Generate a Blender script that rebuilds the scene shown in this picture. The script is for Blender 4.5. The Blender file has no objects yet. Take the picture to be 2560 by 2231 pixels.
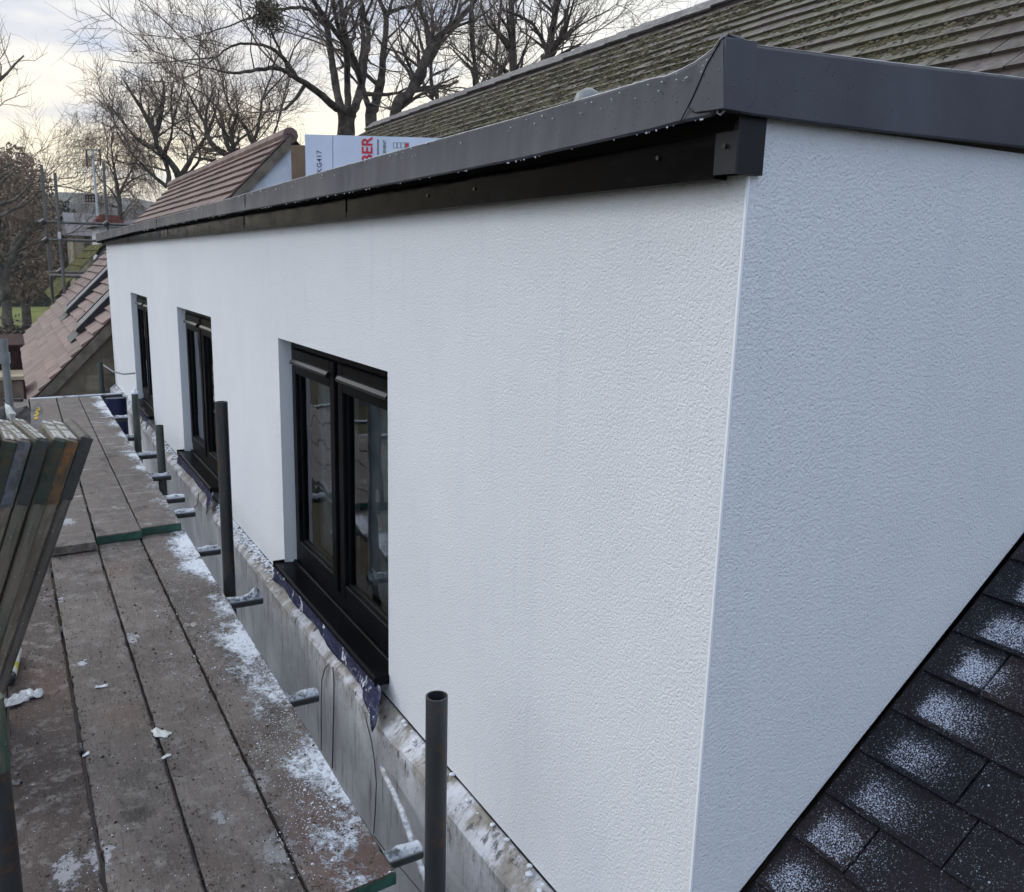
import bpy, math, random
import numpy as np
from mathutils import Matrix, Vector
rnd = random.Random(7)
C = bpy.context.scene

# ------------------------------------------------------------------ camera
cx, cy = 1280.0, 1115.5
VY = np.array([20-cx, 638-cy]); VZ = np.array([1006-cx, 11100-cy])
F = math.sqrt(-float(VY@VZ))
Yc = np.array([*VY, F]); Yc /= np.linalg.norm(Yc)
Zc = -np.array([*VZ, F]); Zc /= np.linalg.norm(Zc)
Xc = np.cross(Yc, Zc)
R = np.array([Xc, Yc, Zc])
if R[0, 0] < 0: R[0] = -R[0]
cam = bpy.data.cameras.new('camera'); camo = bpy.data.objects.new('camera', cam); C.collection.objects.link(camo)
cam.sensor_fit = 'HORIZONTAL'; cam.sensor_width = 36; cam.lens = F/2560*36
cam.clip_start = 0.05; cam.clip_end = 4000
M = Matrix.Identity(4)
for i in range(3):
    M[i][0] = R[i, 0]; M[i][1] = -R[i, 1]; M[i][2] = -R[i, 2]
camo.matrix_world = M
C.camera = camo
C.render.resolution_x = 1024; C.render.resolution_y = 892

def ray(px, py): return R@np.array([px-cx, py-cy, F])
def onx(px, py, d): r = ray(px, py); return r*d/r[0]
def ony(px, py, d): r = ray(px, py); return r*d/r[1]
def onz(px, py, d): r = ray(px, py); return r*d/r[2]
def onp(px, py, n, c): r = ray(px, py); return r*c/float(np.dot(n, r))

# ------------------------------------------------------------------ world, sun, exposure
SUN_AZ = math.radians(-38); SUN_EL = math.radians(32)
w = bpy.data.worlds.new('World'); C.world = w; w.use_nodes = True
nt = w.node_tree; nt.nodes.clear()
def wn(t, **k):
    n = nt.nodes.new(t)
    for a, b in k.items(): setattr(n, a, b)
    return n
out = wn('ShaderNodeOutputWorld'); bg = wn('ShaderNodeBackground'); bg.inputs[1].default_value = 0.1
sky = wn('ShaderNodeTexSky', sky_type='NISHITA', sun_disc=False, sun_elevation=SUN_EL, sun_rotation=SUN_AZ)
tc = wn('ShaderNodeTexCoord'); sep = wn('ShaderNodeSeparateXYZ'); nt.links.new(tc.outputs['Generated'], sep.inputs[0])
def wm(op, a, b=None, c=None, clamp=False):
    n = wn('ShaderNodeMath', operation=op, use_clamp=clamp)
    for i, v in enumerate((a, b, c)):
        if v is None: continue
        if isinstance(v, (int, float)): n.inputs[i].default_value = v
        else: nt.links.new(v, n.inputs[i])
    return n.outputs[0]
def wr(v, a, b, c, d):
    n = wn('ShaderNodeMapRange', interpolation_type='SMOOTHSTEP')
    nt.links.new(v, n.inputs[0])
    for i, q in enumerate((a, b, c, d)): n.inputs[i+1].default_value = q
    return n.outputs[0]
def wmix(f, a, b):
    n = wn('ShaderNodeMix', data_type='RGBA')
    if isinstance(f, (int, float)): n.inputs[0].default_value = f
    else: nt.links.new(f, n.inputs[0])
    for i, v in ((6, a), (7, b)):
        if isinstance(v, tuple): n.inputs[i].default_value = (*v, 1)
        else: nt.links.new(v, n.inputs[i])
    return n.outputs[2]
X, Yw, Zw = sep.outputs
# clouds flattened towards the horizon
mp = wn('ShaderNodeMapping'); nt.links.new(tc.outputs['Generated'], mp.inputs[0]); mp.inputs['Scale'].default_value = (1.0, 1.0, 3.6)
mp.inputs['Rotation'].default_value = (0.0, 0.25, 0.0); mp.inputs['Location'].default_value = (0.35, 0.1, 0.0)
n1 = wn('ShaderNodeTexNoise'); n1.inputs['Scale'].default_value = 3.4; n1.inputs['Detail'].default_value = 6; n1.inputs['Roughness'].default_value = .5
n1.inputs['Distortion'].default_value = .5
nt.links.new(mp.outputs[0], n1.inputs['Vector'])
cl = wr(n1.outputs[0], .38, .56, 0, 1)
grey = (5.9, 6.2, 7.2); pale = (9.2, 9.1, 8.7)
cloud = wmix(cl, grey, pale)
# warm glow low in the sky ahead
low = wr(Zw, .06, .30, 1, 0); ahead = wr(Yw, .2, .85, 0, 1)
glowm = wm('MULTIPLY', low, ahead)
gl2 = wm('MULTIPLY', glowm, wr(n1.outputs[0], .32, .55, .3, 1))
cloud = wmix(wm('MULTIPLY', gl2, .95), cloud, (12.6, 10.9, 7.6))
# small gaps with blue
n2 = wn('ShaderNodeTexNoise'); n2.inputs['Scale'].default_value = 5.0; n2.inputs['Detail'].default_value = 3
mp2 = wn('ShaderNodeMapping'); nt.links.new(tc.outputs['Generated'], mp2.inputs[0]); mp2.inputs['Scale'].default_value = (1, 1, 5); mp2.inputs['Location'].default_value = (2, 3, 1)
nt.links.new(mp2.outputs[0], n2.inputs['Vector'])
cloud = wmix(wr(n2.outputs[0], .58, .72, 0, .55), cloud, (5.2, 6.2, 8.0))
# brighter overcast overhead and to the open left side, cooler behind
up = wr(Zw, .25, .9, 0, 1)
cloud = wmix(up, cloud, (10.5, 11.2, 12.6))
left = wm('MULTIPLY', wr(X, -.9, .1, 1, 0), wr(Zw, .05, .35, 0, 1))
cloud = wmix(wm('MULTIPLY', left, .85), cloud, (14.6, 16.2, 18.6))
back = wm('MULTIPLY', wr(Yw, -.7, .15, 1, 0), wr(Zw, .0, .3, 0.7, 1))
cloud = wmix(wm('MULTIPLY', back, .9), cloud, (6.5, 8.1, 11.0))
fin = wmix(.93, sky.outputs[0], cloud)
nt.links.new(fin, bg.inputs[0]); nt.links.new(bg.outputs[0], out.inputs[0])

sl = bpy.data.lights.new('sun', 'SUN'); so = bpy.data.objects.new('sun', sl); C.collection.objects.link(so)
sl.energy = 0.55; sl.angle = math.radians(18); sl.color = (1.0, .93, .80)
sd = Vector((math.sin(SUN_AZ)*math.cos(SUN_EL), math.cos(SUN_AZ)*math.cos(SUN_EL), math.sin(SUN_EL)))
so.rotation_euler = sd.to_track_quat('Z', 'Y').to_euler()
C.view_settings.view_transform = 'Standard'; C.view_settings.look = 'None'
C.view_settings.exposure = 0.33; C.view_settings.gamma = 1.0
C.render.engine = 'CYCLES'

# ------------------------------------------------------------------ helpers: objects
BASE = {}
def root(name, loc, label, cat, group=None, rot=None):
    o = bpy.data.objects.new(name, None); C.collection.objects.link(o)
    o.location = loc; o.empty_display_size = .1
    if rot is not None: o.matrix_world = Matrix.Translation(Vector(loc)) @ rot
    o['label'] = label; o['category'] = cat
    if group: o['group'] = group
    BASE[o] = np.array(loc, float) if rot is None else np.zeros(3)
    return o
def mesh(name, V, Fc, mat, parent=None, smooth=False, cols=None):
    b = BASE.get(parent, np.zeros(3)) if parent is not None else np.zeros(3)
    me = bpy.data.meshes.new(name)
    V = np.asarray(V, float).reshape(-1, 3) - b
    me.from_pydata(V.tolist(), [], [list(map(int, f)) for f in Fc]); me.update()
    if isinstance(mat, (list, tuple)):
        for m in mat: me.materials.append(m)
    elif mat: me.materials.append(mat)
    if smooth:
        me.polygons.foreach_set('use_smooth', [True]*len(me.polygons))
    if cols is not None:
        a = me.color_attributes.new('tone', 'FLOAT_COLOR', 'POINT')
        cc = np.ones((len(V), 4)); cc[:, 0] = cols; cc[:, 1] = cols; cc[:, 2] = cols
        a.data.foreach_set('color', cc.ravel())
    o = bpy.data.objects.new(name, me); C.collection.objects.link(o)
    if parent is not None: o.parent = parent; BASE[o] = b
    return o
def tag(o, label=None, cat=None, group=None, kind=None):
    if label: o['label'] = label
    if cat: o['category'] = cat
    if group: o['group'] = group
    if kind: o['kind'] = kind
    return o
class MB:
    def __init__(s): s.V = []; s.F = []; s.C = []
    def add(s, V, Fc, col=None):
        n = len(s.V); s.V.extend([tuple(map(float, v)) for v in V]); s.F.extend([tuple(i+n for i in f) for f in Fc])
        s.C.extend([col if col is not None else .5]*len(V))
    def box(s, a, b, col=None):
        (x0, y0, z0), (x1, y1, z1) = a, b
        s.add([(x0,y0,z0),(x1,y0,z0),(x1,y1,z0),(x0,y1,z0),(x0,y0,z1),(x1,y0,z1),(x1,y1,z1),(x0,y1,z1)],
              [(0,3,2,1),(4,5,6,7),(0,1,5,4),(1,2,6,5),(2,3,7,6),(3,0,4,7)], col)
    def hexa(s, P, col=None):
        s.add(P, [(0,3,2,1),(4,5,6,7),(0,1,5,4),(1,2,6,5),(2,3,7,6),(3,0,4,7)], col)
    def cbox(s, a, b, c=.004):
        """box with chamfered edges"""
        a = np.array(a, float); b = np.array(b, float); V = []
        import itertools
        ctr = (a+b)/2; h = (b-a)/2; c = min(c, h.min()*.6)
        for ax in range(3):
            for sx in (-1, 1):
                o1, o2 = [(1, 2), (2, 0), (0, 1)][ax]
                for s1, s2 in ((-1,-1),(1,-1),(1,1),(-1,1)):
                    p = np.zeros(3); p[ax] = sx*h[ax]; p[o1] = s1*(h[o1]-c); p[o2] = s2*(h[o2]-c); V.append(ctr+p)
        import bmesh
        bm = bmesh.new(); vs = [bm.verts.new(v) for v in V]
        bmesh.ops.convex_hull(bm, input=vs); bm.verts.index_update()
        s.add([v.co[:] for v in bm.verts], [[v.index for v in f.verts] for f in bm.faces]); bm.free()
    def tube(s, pts, rad, n=12, cap=True, hollow=False, col=None):
        pts = [np.array(p, float) for p in pts]
        if isinstance(rad, (int, float)): rad = [rad]*len(pts)
        base = len(s.V); rings = []
        prev = None
        for i, p in enumerate(pts):
            d = pts[min(i+1, len(pts)-1)]-pts[max(i-1, 0)]; d /= (np.linalg.norm(d)+1e-12)
            if prev is None:
                a = np.array([1., 0, 0]) if abs(d[0]) < .8 else np.array([0, 1., 0])
            else: a = prev
            u = a-d*np.dot(a, d); u /= np.linalg.norm(u); v = np.cross(d, u); prev = u
            for k in range(n):
                t = 2*math.pi*k/n
                s.V.append(tuple(p+rad[i]*(u*math.cos(t)+v*math.sin(t)))); s.C.append(col if col is not None else .5)
        for i in range(len(pts)-1):
            for k in range(n):
                a0 = base+i*n+k; a1 = base+i*n+(k+1) % n
                s.F.append((a0, a1, a1+n, a0+n))
        if cap:
            s.F.append(tuple(base+k for k in reversed(range(n))))
            if not hollow: s.F.append(tuple(base+(len(pts)-1)*n+k for k in range(n)))
            else:
                p = pts[-1]; d = pts[-1]-pts[-2]; d /= np.linalg.norm(d)
                r0 = rad[-1]; last = base+(len(pts)-1)*n
                ring = [np.array(s.V[last+k]) for k in range(n)]
                b2 = len(s.V)
                for q in ring: s.V.append(tuple(p+(q-p)*.84)); s.C.append(.5)
                for q in ring: s.V.append(tuple(p+(q-p)*.84-d*.25)); s.C.append(.5)
                for k in range(n):
                    k2 = (k+1) % n
                    s.F.append((last+k, last+k2, b2+k2, b2+k)); s.F.append((b2+k, b2+k2, b2+n+k2, b2+n+k))
                s.F.append(tuple(b2+n+k for k in range(n)))
    def build(s, name, mat, parent=None, smooth=False, tone=False):
        return mesh(name, s.V, s.F, mat, parent, smooth, s.C if tone else None)
def smooth_by_angle(o, deg=40):
    me = o.data
    me.polygons.foreach_set('use_smooth', [True]*len(me.polygons))
    import bmesh
    bm = bmesh.new(); bm.from_mesh(me)
    for e in bm.edges:
        if len(e.link_faces) == 2 and e.calc_face_angle(0) > math.radians(deg): e.smooth = False
        else: e.smooth = True
    bm.to_mesh(me); bm.free()
    return o

# ------------------------------------------------------------------ helpers: materials
class Mat:
    def __init__(s, name, rough=.6, spec=.5, metal=0.0):
        s.m = bpy.data.materials.new(name); s.m.use_nodes = True; s.t = s.m.node_tree; s.t.nodes.clear()
        s.o = s.n('ShaderNodeOutputMaterial'); s.b = s.n('ShaderNodeBsdfPrincipled'); s.t.links.new(s.b.outputs[0], s.o.inputs[0])
        s.b.inputs['Roughness'].default_value = rough; s.b.inputs['Specular IOR Level'].default_value = spec; s.b.inputs['Metallic'].default_value = metal
        s.tc = s.n('ShaderNodeTexCoord').outputs['Object']; s.geo = s.n('ShaderNodeNewGeometry'); s.pos = s.geo.outputs['Position']
    def n(s, t, **k):
        q = s.t.nodes.new(t)
        for a, b in k.items(): setattr(q, a, b)
        return q
    def L(s, a, b): s.t.links.new(a, b)
    def set(s, sock, v):
        if isinstance(v, tuple): sock.default_value = (*v, 1) if len(v) == 3 and len(sock.default_value) == 4 else v
        elif isinstance(v, (int, float)): sock.default_value = v
        else: s.L(v, sock)
    def map(s, scale=(1, 1, 1), loc=(0, 0, 0), rot=(0, 0, 0), src=None):
        q = s.n('ShaderNodeMapping'); s.L(src or s.tc, q.inputs[0])
        q.inputs['Scale'].default_value = scale; q.inputs['Location'].default_value = loc; q.inputs['Rotation'].default_value = rot
        return q.outputs[0]
    def noise(s, scale, detail=4, rough=.55, vec=None, dist=0):
        q = s.n('ShaderNodeTexNoise'); s.L(vec or s.tc, q.inputs['Vector'])
        q.inputs['Scale'].default_value = scale; q.inputs['Detail'].default_value = detail; q.inputs['Roughness'].default_value = rough; q.inputs['Distortion'].default_value = dist
        return q.outputs[0]
    def voro(s, scale, vec=None, feature='F1', rand=1.0, out=0):
        q = s.n('ShaderNodeTexVoronoi', feature=feature); s.L(vec or s.tc, q.inputs['Vector']); q.inputs['Scale'].default_value = scale; q.inputs['Randomness'].default_value = rand
        return q.outputs[out]
    def wave(s, scale, vec=None, dist=5, detail=3, dscale=1, dirn='X'):
        q = s.n('ShaderNodeTexWave', bands_direction=dirn); s.L(vec or s.tc, q.inputs['Vector'])
        q.inputs['Scale'].default_value = scale; q.inputs['Distortion'].default_value = dist; q.inputs['Detail'].default_value = detail; q.inputs['Detail Scale'].default_value = dscale
        return q.outputs[1]
    def ramp(s, v, a, b, c=0, d=1, smooth=True):
        q = s.n('ShaderNodeMapRange', interpolation_type='SMOOTHSTEP' if smooth else 'LINEAR'); s.L(v, q.inputs[0])
        for i, x in enumerate((a, b, c, d)): q.inputs[i+1].default_value = x
        return q.outputs[0]
    def math(s, op, a, b=None, clamp=False):
        q = s.n('ShaderNodeMath', operation=op, use_clamp=clamp); s.set(q.inputs[0], a)
        if b is not None: s.set(q.inputs[1], b)
        return q.outputs[0]
    def mix(s, f, a, b, blend='MIX'):
        q = s.n('ShaderNodeMix', data_type='RGBA', blend_type=blend); s.set(q.inputs[0], f); s.set(q.inputs[6], a); s.set(q.inputs[7], b)
        return q.outputs[2]
    def xyz(s, src=None):
        q = s.n('ShaderNodeSeparateXYZ'); s.L(src or s.pos, q.inputs[0]); return q.outputs
    def tone(s):
        q = s.n('ShaderNodeAttribute', attribute_name='tone'); return q.outputs['Fac']
    def rand(s): return s.n('ShaderNodeObjectInfo').outputs['Random']
    def bump(s, h, dist=.005, strength=1.0, normal=None):
        q = s.n('ShaderNodeBump'); s.L(h, q.inputs['Height']); q.inputs['Distance'].default_value = dist; q.inputs['Strength'].default_value = strength
        if normal: s.L(normal, q.inputs['Normal'])
        s.L(q.outputs[0], s.b.inputs['Normal']); return q.outputs[0]
    def col(s, v): s.set(s.b.inputs['Base Color'], v); return s
    def rough(s, v): s.set(s.b.inputs['Roughness'], v); return s

MT = {}
def plain(name, c, rough=.6, spec=.5, metal=0, var=.12, scale=6, bump=0, bscale=60):
    m = Mat(name, rough, spec, metal)
    n = m.noise(scale, 5, .6)
    lo = tuple(x*(1-var*1.5) for x in c); hi = tuple(min(1, x*(1+var*1.5)) for x in c)
    m.col(m.mix(m.ramp(n, .3, .7), lo, hi))
    if bump: m.bump(m.noise(bscale, 4, .6), bump)
    MT[name] = m.m; return m.m

# white textured render
def mk_render():
    m = Mat('white_render', .85, .25)
    a = m.noise(150, 4, .62); v = m.math('SUBTRACT', m.ramp(m.voro(105), .10, .32), m.math('MULTIPLY', m.voro(190), .5)); f = m.noise(420, 2, .5)
    h = m.math('ADD', m.math('MULTIPLY', m.ramp(a, .36, .64, smooth=False), .9), m.math('MULTIPLY', v, .75))
    h = m.math('ADD', h, m.math('MULTIPLY', f, .35))
    m.bump(h, .0016, .95)
    big = m.noise(.9, 4, .6); drip = m.noise(3, 4, .6, vec=m.map((6, 6, .35)))
    c = m.mix(m.ramp(big, .35, .7), (.74, .755, .767), (.79, .797, .802))
    c = m.mix(m.math('MULTIPLY', m.ramp(drip, .52, .8), .32), c, (.62, .66, .74))
    c = m.mix(m.math('MULTIPLY', m.ramp(m.noise(2.6, 5, .65, vec=m.map(loc=(4, 2, 8))), .5, .75), .22), c, (.66, .68, .71))
    m.col(c); MT['render'] = m.m
mk_render()
plain('bead', (.86, .87, .88), .5, .4, var=.02)
plain('rim', (.42, .43, .44), .12, .6, var=.3, scale=20)  # pale grey stands in for the glint on the wet trim edge
plain('trim', (.098, .102, .118), .42, .5, var=.10, scale=3)
def mk_trim():
    m = Mat('grey_membrane', .34, .18)
    st = m.noise(5, 5, .6, vec=m.map((1, 4, .5))); big = m.noise(2.2, 4, .6)
    c = m.mix(m.ramp(st, .3, .75), (.058, .060, .072), (.078, .081, .096)); c = m.mix(m.math('MULTIPLY', m.ramp(big, .5, .75), .4), c, (.036, .037, .046))
    sc = m.math('MULTIPLY', m.ramp(m.noise(30, 5, .7), .68, .74), .4); c = m.mix(sc, c, (.25, .25, .26))
    m.col(c); m.rough(m.ramp(big, .3, .7, .4, .6)); dp = m.voro(70)
    m.bump(m.math('ADD', m.math('MULTIPLY', m.noise(14, 3), .6), m.ramp(dp, .0, .18, .5, 0)), .0022)
    MT['trim'] = m.m
mk_trim()
def mk_fascia():
    m = Mat('black_fascia', .16, .015)
    sm = m.noise(4, 6, .65, vec=m.map((1, 1.6, 5))); sp = m.noise(26, 4, .6)
    c = m.mix(m.ramp(sm, .5, .75), (.0035, .003, .0034), (.012, .011, .012)); m.col(c)
    m.rough(m.ramp(sm, .35, .7, .08, .26)); m.bump(m.noise(3, 3), .005)
    MT['fascia'] = m.m
mk_fascia()
plain('joint_grey', (.026, .026, .029), .35, .15)
plain('dark_soffit', (.022, .016, .017), .6, .3)
plain('black_upvc', (.0045, .0045, .0058), .30, .04, var=.25, scale=9)
plain('vent_black', (.012, .012, .013), .25, .3)
plain('gasket', (.004, .004, .005), .5, .3)
plain('curtain', (.30, .32, .34), .9, .1, var=.2)
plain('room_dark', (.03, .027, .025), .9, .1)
def mk_glass():
    m = Mat('window_glass'); m.t.nodes.remove(m.b)
    g = m.n('ShaderNodeBsdfGlossy'); g.inputs['Roughness'].default_value = .015; g.inputs['Color'].default_value = (.95, .97, 1, 1)
    tr = m.n('ShaderNodeBsdfTransparent'); tr.inputs['Color'].default_value = (.62, .66, .66, 1)
    fr = m.n('ShaderNodeFresnel'); fr.inputs['IOR'].default_value = 1.45
    bp = m.n('ShaderNodeBump'); m.L(m.noise(2.2, 2), bp.inputs['Height']); bp.inputs['Distance'].default_value = .006; m.L(bp.outputs[0], g.inputs['Normal'])
    mx = m.n('ShaderNodeMixShader'); m.L(m.math('ADD', m.math('MULTIPLY', fr.outputs[0], 1.0), .05), mx.inputs[0]); m.L(tr.outputs[0], mx.inputs[1]); m.L(g.outputs[0], mx.inputs[2])
    m.L(mx.outputs[0], m.o.inputs[0]); MT['glass'] = m.m
mk_glass()
def mk_basewall():
    m = Mat('dirty_white_wall', .8, .3)
    x, y, z = m.xyz()
    st = m.noise(7, 6, .65, vec=m.map((1, 5, .55))); big = m.noise(2.4, 5, .6); fine = m.noise(38, 5, .7)
    c = m.mix(m.ramp(big, .35, .7), (.46, .46, .48), (.68, .69, .72))
    c = m.mix(m.math('MULTIPLY', m.ramp(st, .52, .72), .75), c, (.17, .16, .155))
    top = m.ramp(z, -1.80, -1.60)           # weathered lime and dirt on the top ledge
    stain = m.math('MULTIPLY', m.ramp(m.noise(9, 6, .7, vec=m.map((1, 1, .6))), .42, .56), top)
    c = m.mix(m.math('MULTIPLY', stain, .8), c, (.20, .165, .12))
    blk = m.math('MULTIPLY', m.ramp(m.noise(22, 6, .75, vec=m.map((1, 1.4, .5))), .55, .63), m.ramp(z, -1.9, -1.62))
    c = m.mix(m.math('MULTIPLY', blk, .85), c, (.045, .04, .035))
    wht = m.math('MULTIPLY', m.math('MULTIPLY', m.ramp(m.noise(6, 5, .7), .5, .6), m.ramp(z, -1.66, -1.6)), m.ramp(y, 2.6, 3.4, .25, 1))
    c = m.mix(wht, c, (.80, .81, .84))
    m.col(c); m.bump(m.math('ADD', m.noise(30, 5, .7), m.math('MULTIPLY', fine, .4)), .004)
    MT['basewall'] = m.m
mk_basewall()
plain('membrane', (.022, .024, .085), .33, .5, var=.35, scale=12, bump=.006, bscale=26)
def mk_membrane():
    m = Mat('blue_membrane', .35, .5)
    n = m.noise(11, 5, .65); c = m.mix(m.ramp(n, .3, .7), (.014, .017, .045), (.028, .036, .095))
    wt = m.math('MAXIMUM', m.ramp(m.noise(13, 6, .75, dist=.6), .58, .63), m.ramp(m.voro(70), .12, .05))
    c = m.mix(wt, c, (.75, .77, .82)); m.col(c); m.rough(m.ramp(wt, 0, 1, .3, .8)); m.bump(m.noise(24, 4, .6), .006)
    MT['membrane'] = m.m
mk_membrane()
def mk_metal(name, c, rough=.42, splash=False, rust=.0):
    m = Mat(name, rough, .5, .35)
    n = m.noise(8, 6, .65, vec=m.map((1, 1, .25))); c0 = m.mix(m.ramp(n, .3, .72), tuple(v*.62 for v in c), tuple(v*1.3 for v in c))
    sp = m.ramp(m.noise(42, 5, .7), .70, .74); c0 = m.mix(m.math('MULTIPLY', sp, .6), c0, (.42, .43, .44))
    if rust: c0 = m.mix(m.math('MULTIPLY', m.ramp(m.noise(16, 5, .7), .55, .66), rust), c0, (.20, .07, .02))
    if splash:
        nz = m.xyz(m.geo.outputs['Normal'])[2]
        k = m.math('MULTIPLY', m.ramp(nz, .25, .75), m.ramp(m.noise(16, 4, .7), .34, .46)); c0 = m.mix(k, c0, (.62, .65, .70))
        m.rough(m.ramp(k, 0, 1, .4, .9))
    m.col(c0); m.bump(m.noise(60, 4, .6), .0012); MT[name] = m.m
mk_metal('tube', (.050, .052, .053), rust=.3); mk_metal('tube_splash', (.055, .06, .06), splash=True); mk_metal('tube_green', (.075, .085, .075), .6)
mk_metal('tube_far', (.12, .118, .11), .6); mk_metal('galv', (.21, .22, .22), .5); plain('tube_inside', (.02, .015, .012), .8)
def mk_crust():
    m = Mat('render_crust', .95, .1); n = m.noise(26, 6, .75, vec=m.pos); c = m.mix(m.ramp(n, .38, .56), (.12, .125, .13), (.66, .69, .74)); m.col(c); m.bump(m.noise(120, 4, .7), .004); MT['crust'] = m.m
mk_crust()
STAINS = [tuple(onp(a_, b_, np.array([0, -.045, 1.]), -1.6-.045*1.85)[:2])+(c_, d_) for a_, b_, c_, d_ in ((205, 1660, .022, .5), (330, 1598, .035, .3), (165, 2180, .045, .32), (250, 2140, .04, .3), (548, 2045, .022, .22), (152, 1500, .02, .4), (640, 1950, .05, .15), (700, 2130, .05, .15), (170, 1320, .05, .35))]
def mk_board(name, dark, light, edge=0.0):
    m = Mat(name, .72, .35)
    r = m.rand(); cmb = m.n('ShaderNodeCombineXYZ'); m.L(m.math('MULTIPLY', r, 13.0), cmb.inputs[0]); m.L(m.math('MULTIPLY', r, 41.0), cmb.inputs[1])
    va = m.n('ShaderNodeVectorMath', operation='ADD'); m.L(m.pos, va.inputs[0]); m.L(cmb.outputs[0], va.inputs[1]); P = va.outputs[0]
    gr = m.noise(5, 6, .62, vec=m.map((30, 1.0, 30), src=P), dist=.8); fg = m.noise(7, 3, .6, vec=m.map((85, 2.2, 60), src=P))
    big = m.noise(3.0, 6, .65, vec=m.map((1.5, .8, 1), src=P)); mid = m.noise(17, 6, .72, vec=P); fine = m.noise(95, 4, .7, vec=P)
    c = m.mix(m.ramp(big, .3, .7), dark, light)
    c = m.mix(m.math('MULTIPLY', m.ramp(gr, .5, .75), .45), c, tuple(v*.5 for v in dark))
    c = m.mix(m.math('MULTIPLY', m.ramp(mid, .50, .66), .65), c, (.23, .21, .19))     # dried mortar haze
    c = m.mix(m.math('MULTIPLY', m.ramp(m.noise(7, 6, .7, vec=m.map((1, .5, 1), loc=(5, 2, 0), src=P)), .56, .7), .8), c, (.030, .025, .023))
    x, y, z = m.xyz()
    red = m.ramp(m.noise(2.1, 3, .5, vec=m.map(loc=(9, 1, 0), src=P)), .55, .7); c = m.mix(m.math('MULTIPLY', red, .22), c, (.15, .07, .045)); c = m.mix(m.math('MULTIPLY', m.math('MULTIPLY', m.ramp(y, 2.6, 1.9), m.ramp(x, .52, .62)), .55), c, (.13, .062, .045))
    c = m.mix(m.math('MULTIPLY', m.ramp(fine, .60, .68), .5), c, (.30, .28, .26)); c = m.mix(m.math('MULTIPLY', m.ramp(fine, .42, .34), .55), c, (.022, .018, .016))
    c = m.mix(m.math('MULTIPLY', m.ramp(m.noise(36, 6, .8, vec=m.map(loc=(2, 3, 1), src=P)), .60, .66), .7), c, (.026, .021, .019))
    x, y, z = m.xyz()
    # white render overspray, heaviest along the edge by the wall
    e = m.ramp(x, .40, .73)
    cl = m.noise(2.6, 5, .62, vec=m.map((1.0, .75, 1), loc=(3.3, 1.2, 0), src=m.pos)); cl2 = m.noise(42, 5, .75)
    k = m.math('ADD', m.math('MULTIPLY', e, .27), m.math('MULTIPLY', cl, .78)); k = m.math('ADD', k, m.math('MULTIPLY', cl2, .30)); k = m.math('ADD', k, m.math('MULTIPLY', m.noise(150, 2), .14))
    k = m.ramp(k, .818, .905)
    far = m.math('MULTIPLY', m.ramp(y, 3.0, 7.5), m.ramp(m.noise(5, 5, .7, vec=m.map((.5, 2.2, 1), src=m.pos)), .55, .72)); k = m.math('MAXIMUM', k, m.math('MULTIPLY', far, .35))
    spk = m.math('MULTIPLY', m.ramp(m.voro(105, vec=m.pos), .15, .08), m.ramp(m.noise(3.3, 5, .7, vec=m.pos), .50, .66)); k = m.math('MAXIMUM', k, m.math('MULTIPLY', spk, .6))
    for (sx_, sy_, sr, st_) in STAINS:
        dd = m.n('ShaderNodeVectorMath', operation='DISTANCE'); m.L(m.map((1, .55, 0), src=m.pos), dd.inputs[0]); dd.inputs[1].default_value = (sx_, sy_*.55, 0)
        q_ = m.math('ADD', m.math('MULTIPLY', dd.outputs['Value'], 1/sr), m.math('MULTIPLY', m.math('SUBTRACT', m.noise(38, 7, .8, vec=m.pos), .5), 4.2))
        k = m.math('MAXIMUM', k, m.math('MULTIPLY', m.ramp(q_, .95, .55), st_))
    k = m.math('MULTIPLY', k, m.ramp(m.xyz(m.geo.outputs['Normal'])[2], .5, .9))
    pt = m.ramp(m.noise(3.7, 6, .7, vec=m.map(loc=(7, 7, 0), src=m.pos)), .66, .70); c = m.mix(m.math('MULTIPLY', pt, .7), c, (.42, .40, .36))
    c = m.mix(k, c, (.74, .78, .84)); m.col(c)
    m.rough(m.ramp(big, .3, .7, .5, .82))
    h = m.math('ADD', m.math('MULTIPLY', fg, .35), m.math('ADD', m.math('MULTIPLY', mid, .9), m.math('MULTIPLY', m.math('MULTIPLY', k, cl2), 2.6)))
    h = m.math('ADD', h, m.math('MULTIPLY', gr, .5))
    m.bump(h, .0045); MT[name] = m.m
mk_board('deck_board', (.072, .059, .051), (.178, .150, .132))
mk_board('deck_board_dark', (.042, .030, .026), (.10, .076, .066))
def mk_stack(name, a, b, k=.5):
    m = Mat(name, .6, .4)
    gr = m.noise(6, 6, .62, vec=m.map((34, 34, 1.2)), dist=.6); big = m.noise(2.2, 5, .6, vec=m.map((3, 3, 1)))
    c = m.mix(m.ramp(big, .42, .58), a, b); c = m.mix(m.math('MULTIPLY', m.ramp(gr, .45, .75), .6), c, (.022, .019, .015))
    sp = m.ramp(m.voro(60), .10, .06); c = m.mix(m.math('MULTIPLY', sp, .7), c, (.6, .6, .6))
    m.col(c); m.bump(m.math('ADD', gr, m.noise(50, 3)), .003); MT[name] = m.m
mk_stack('stack_wood', (.12, .098, .070), (.25, .21, .16)); mk_stack('stack_green', (.16, .135, .10), (.045, .075, .050)); mk_stack('stack_dark', (.085, .074, .060), (.15, .13, .11))
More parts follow.
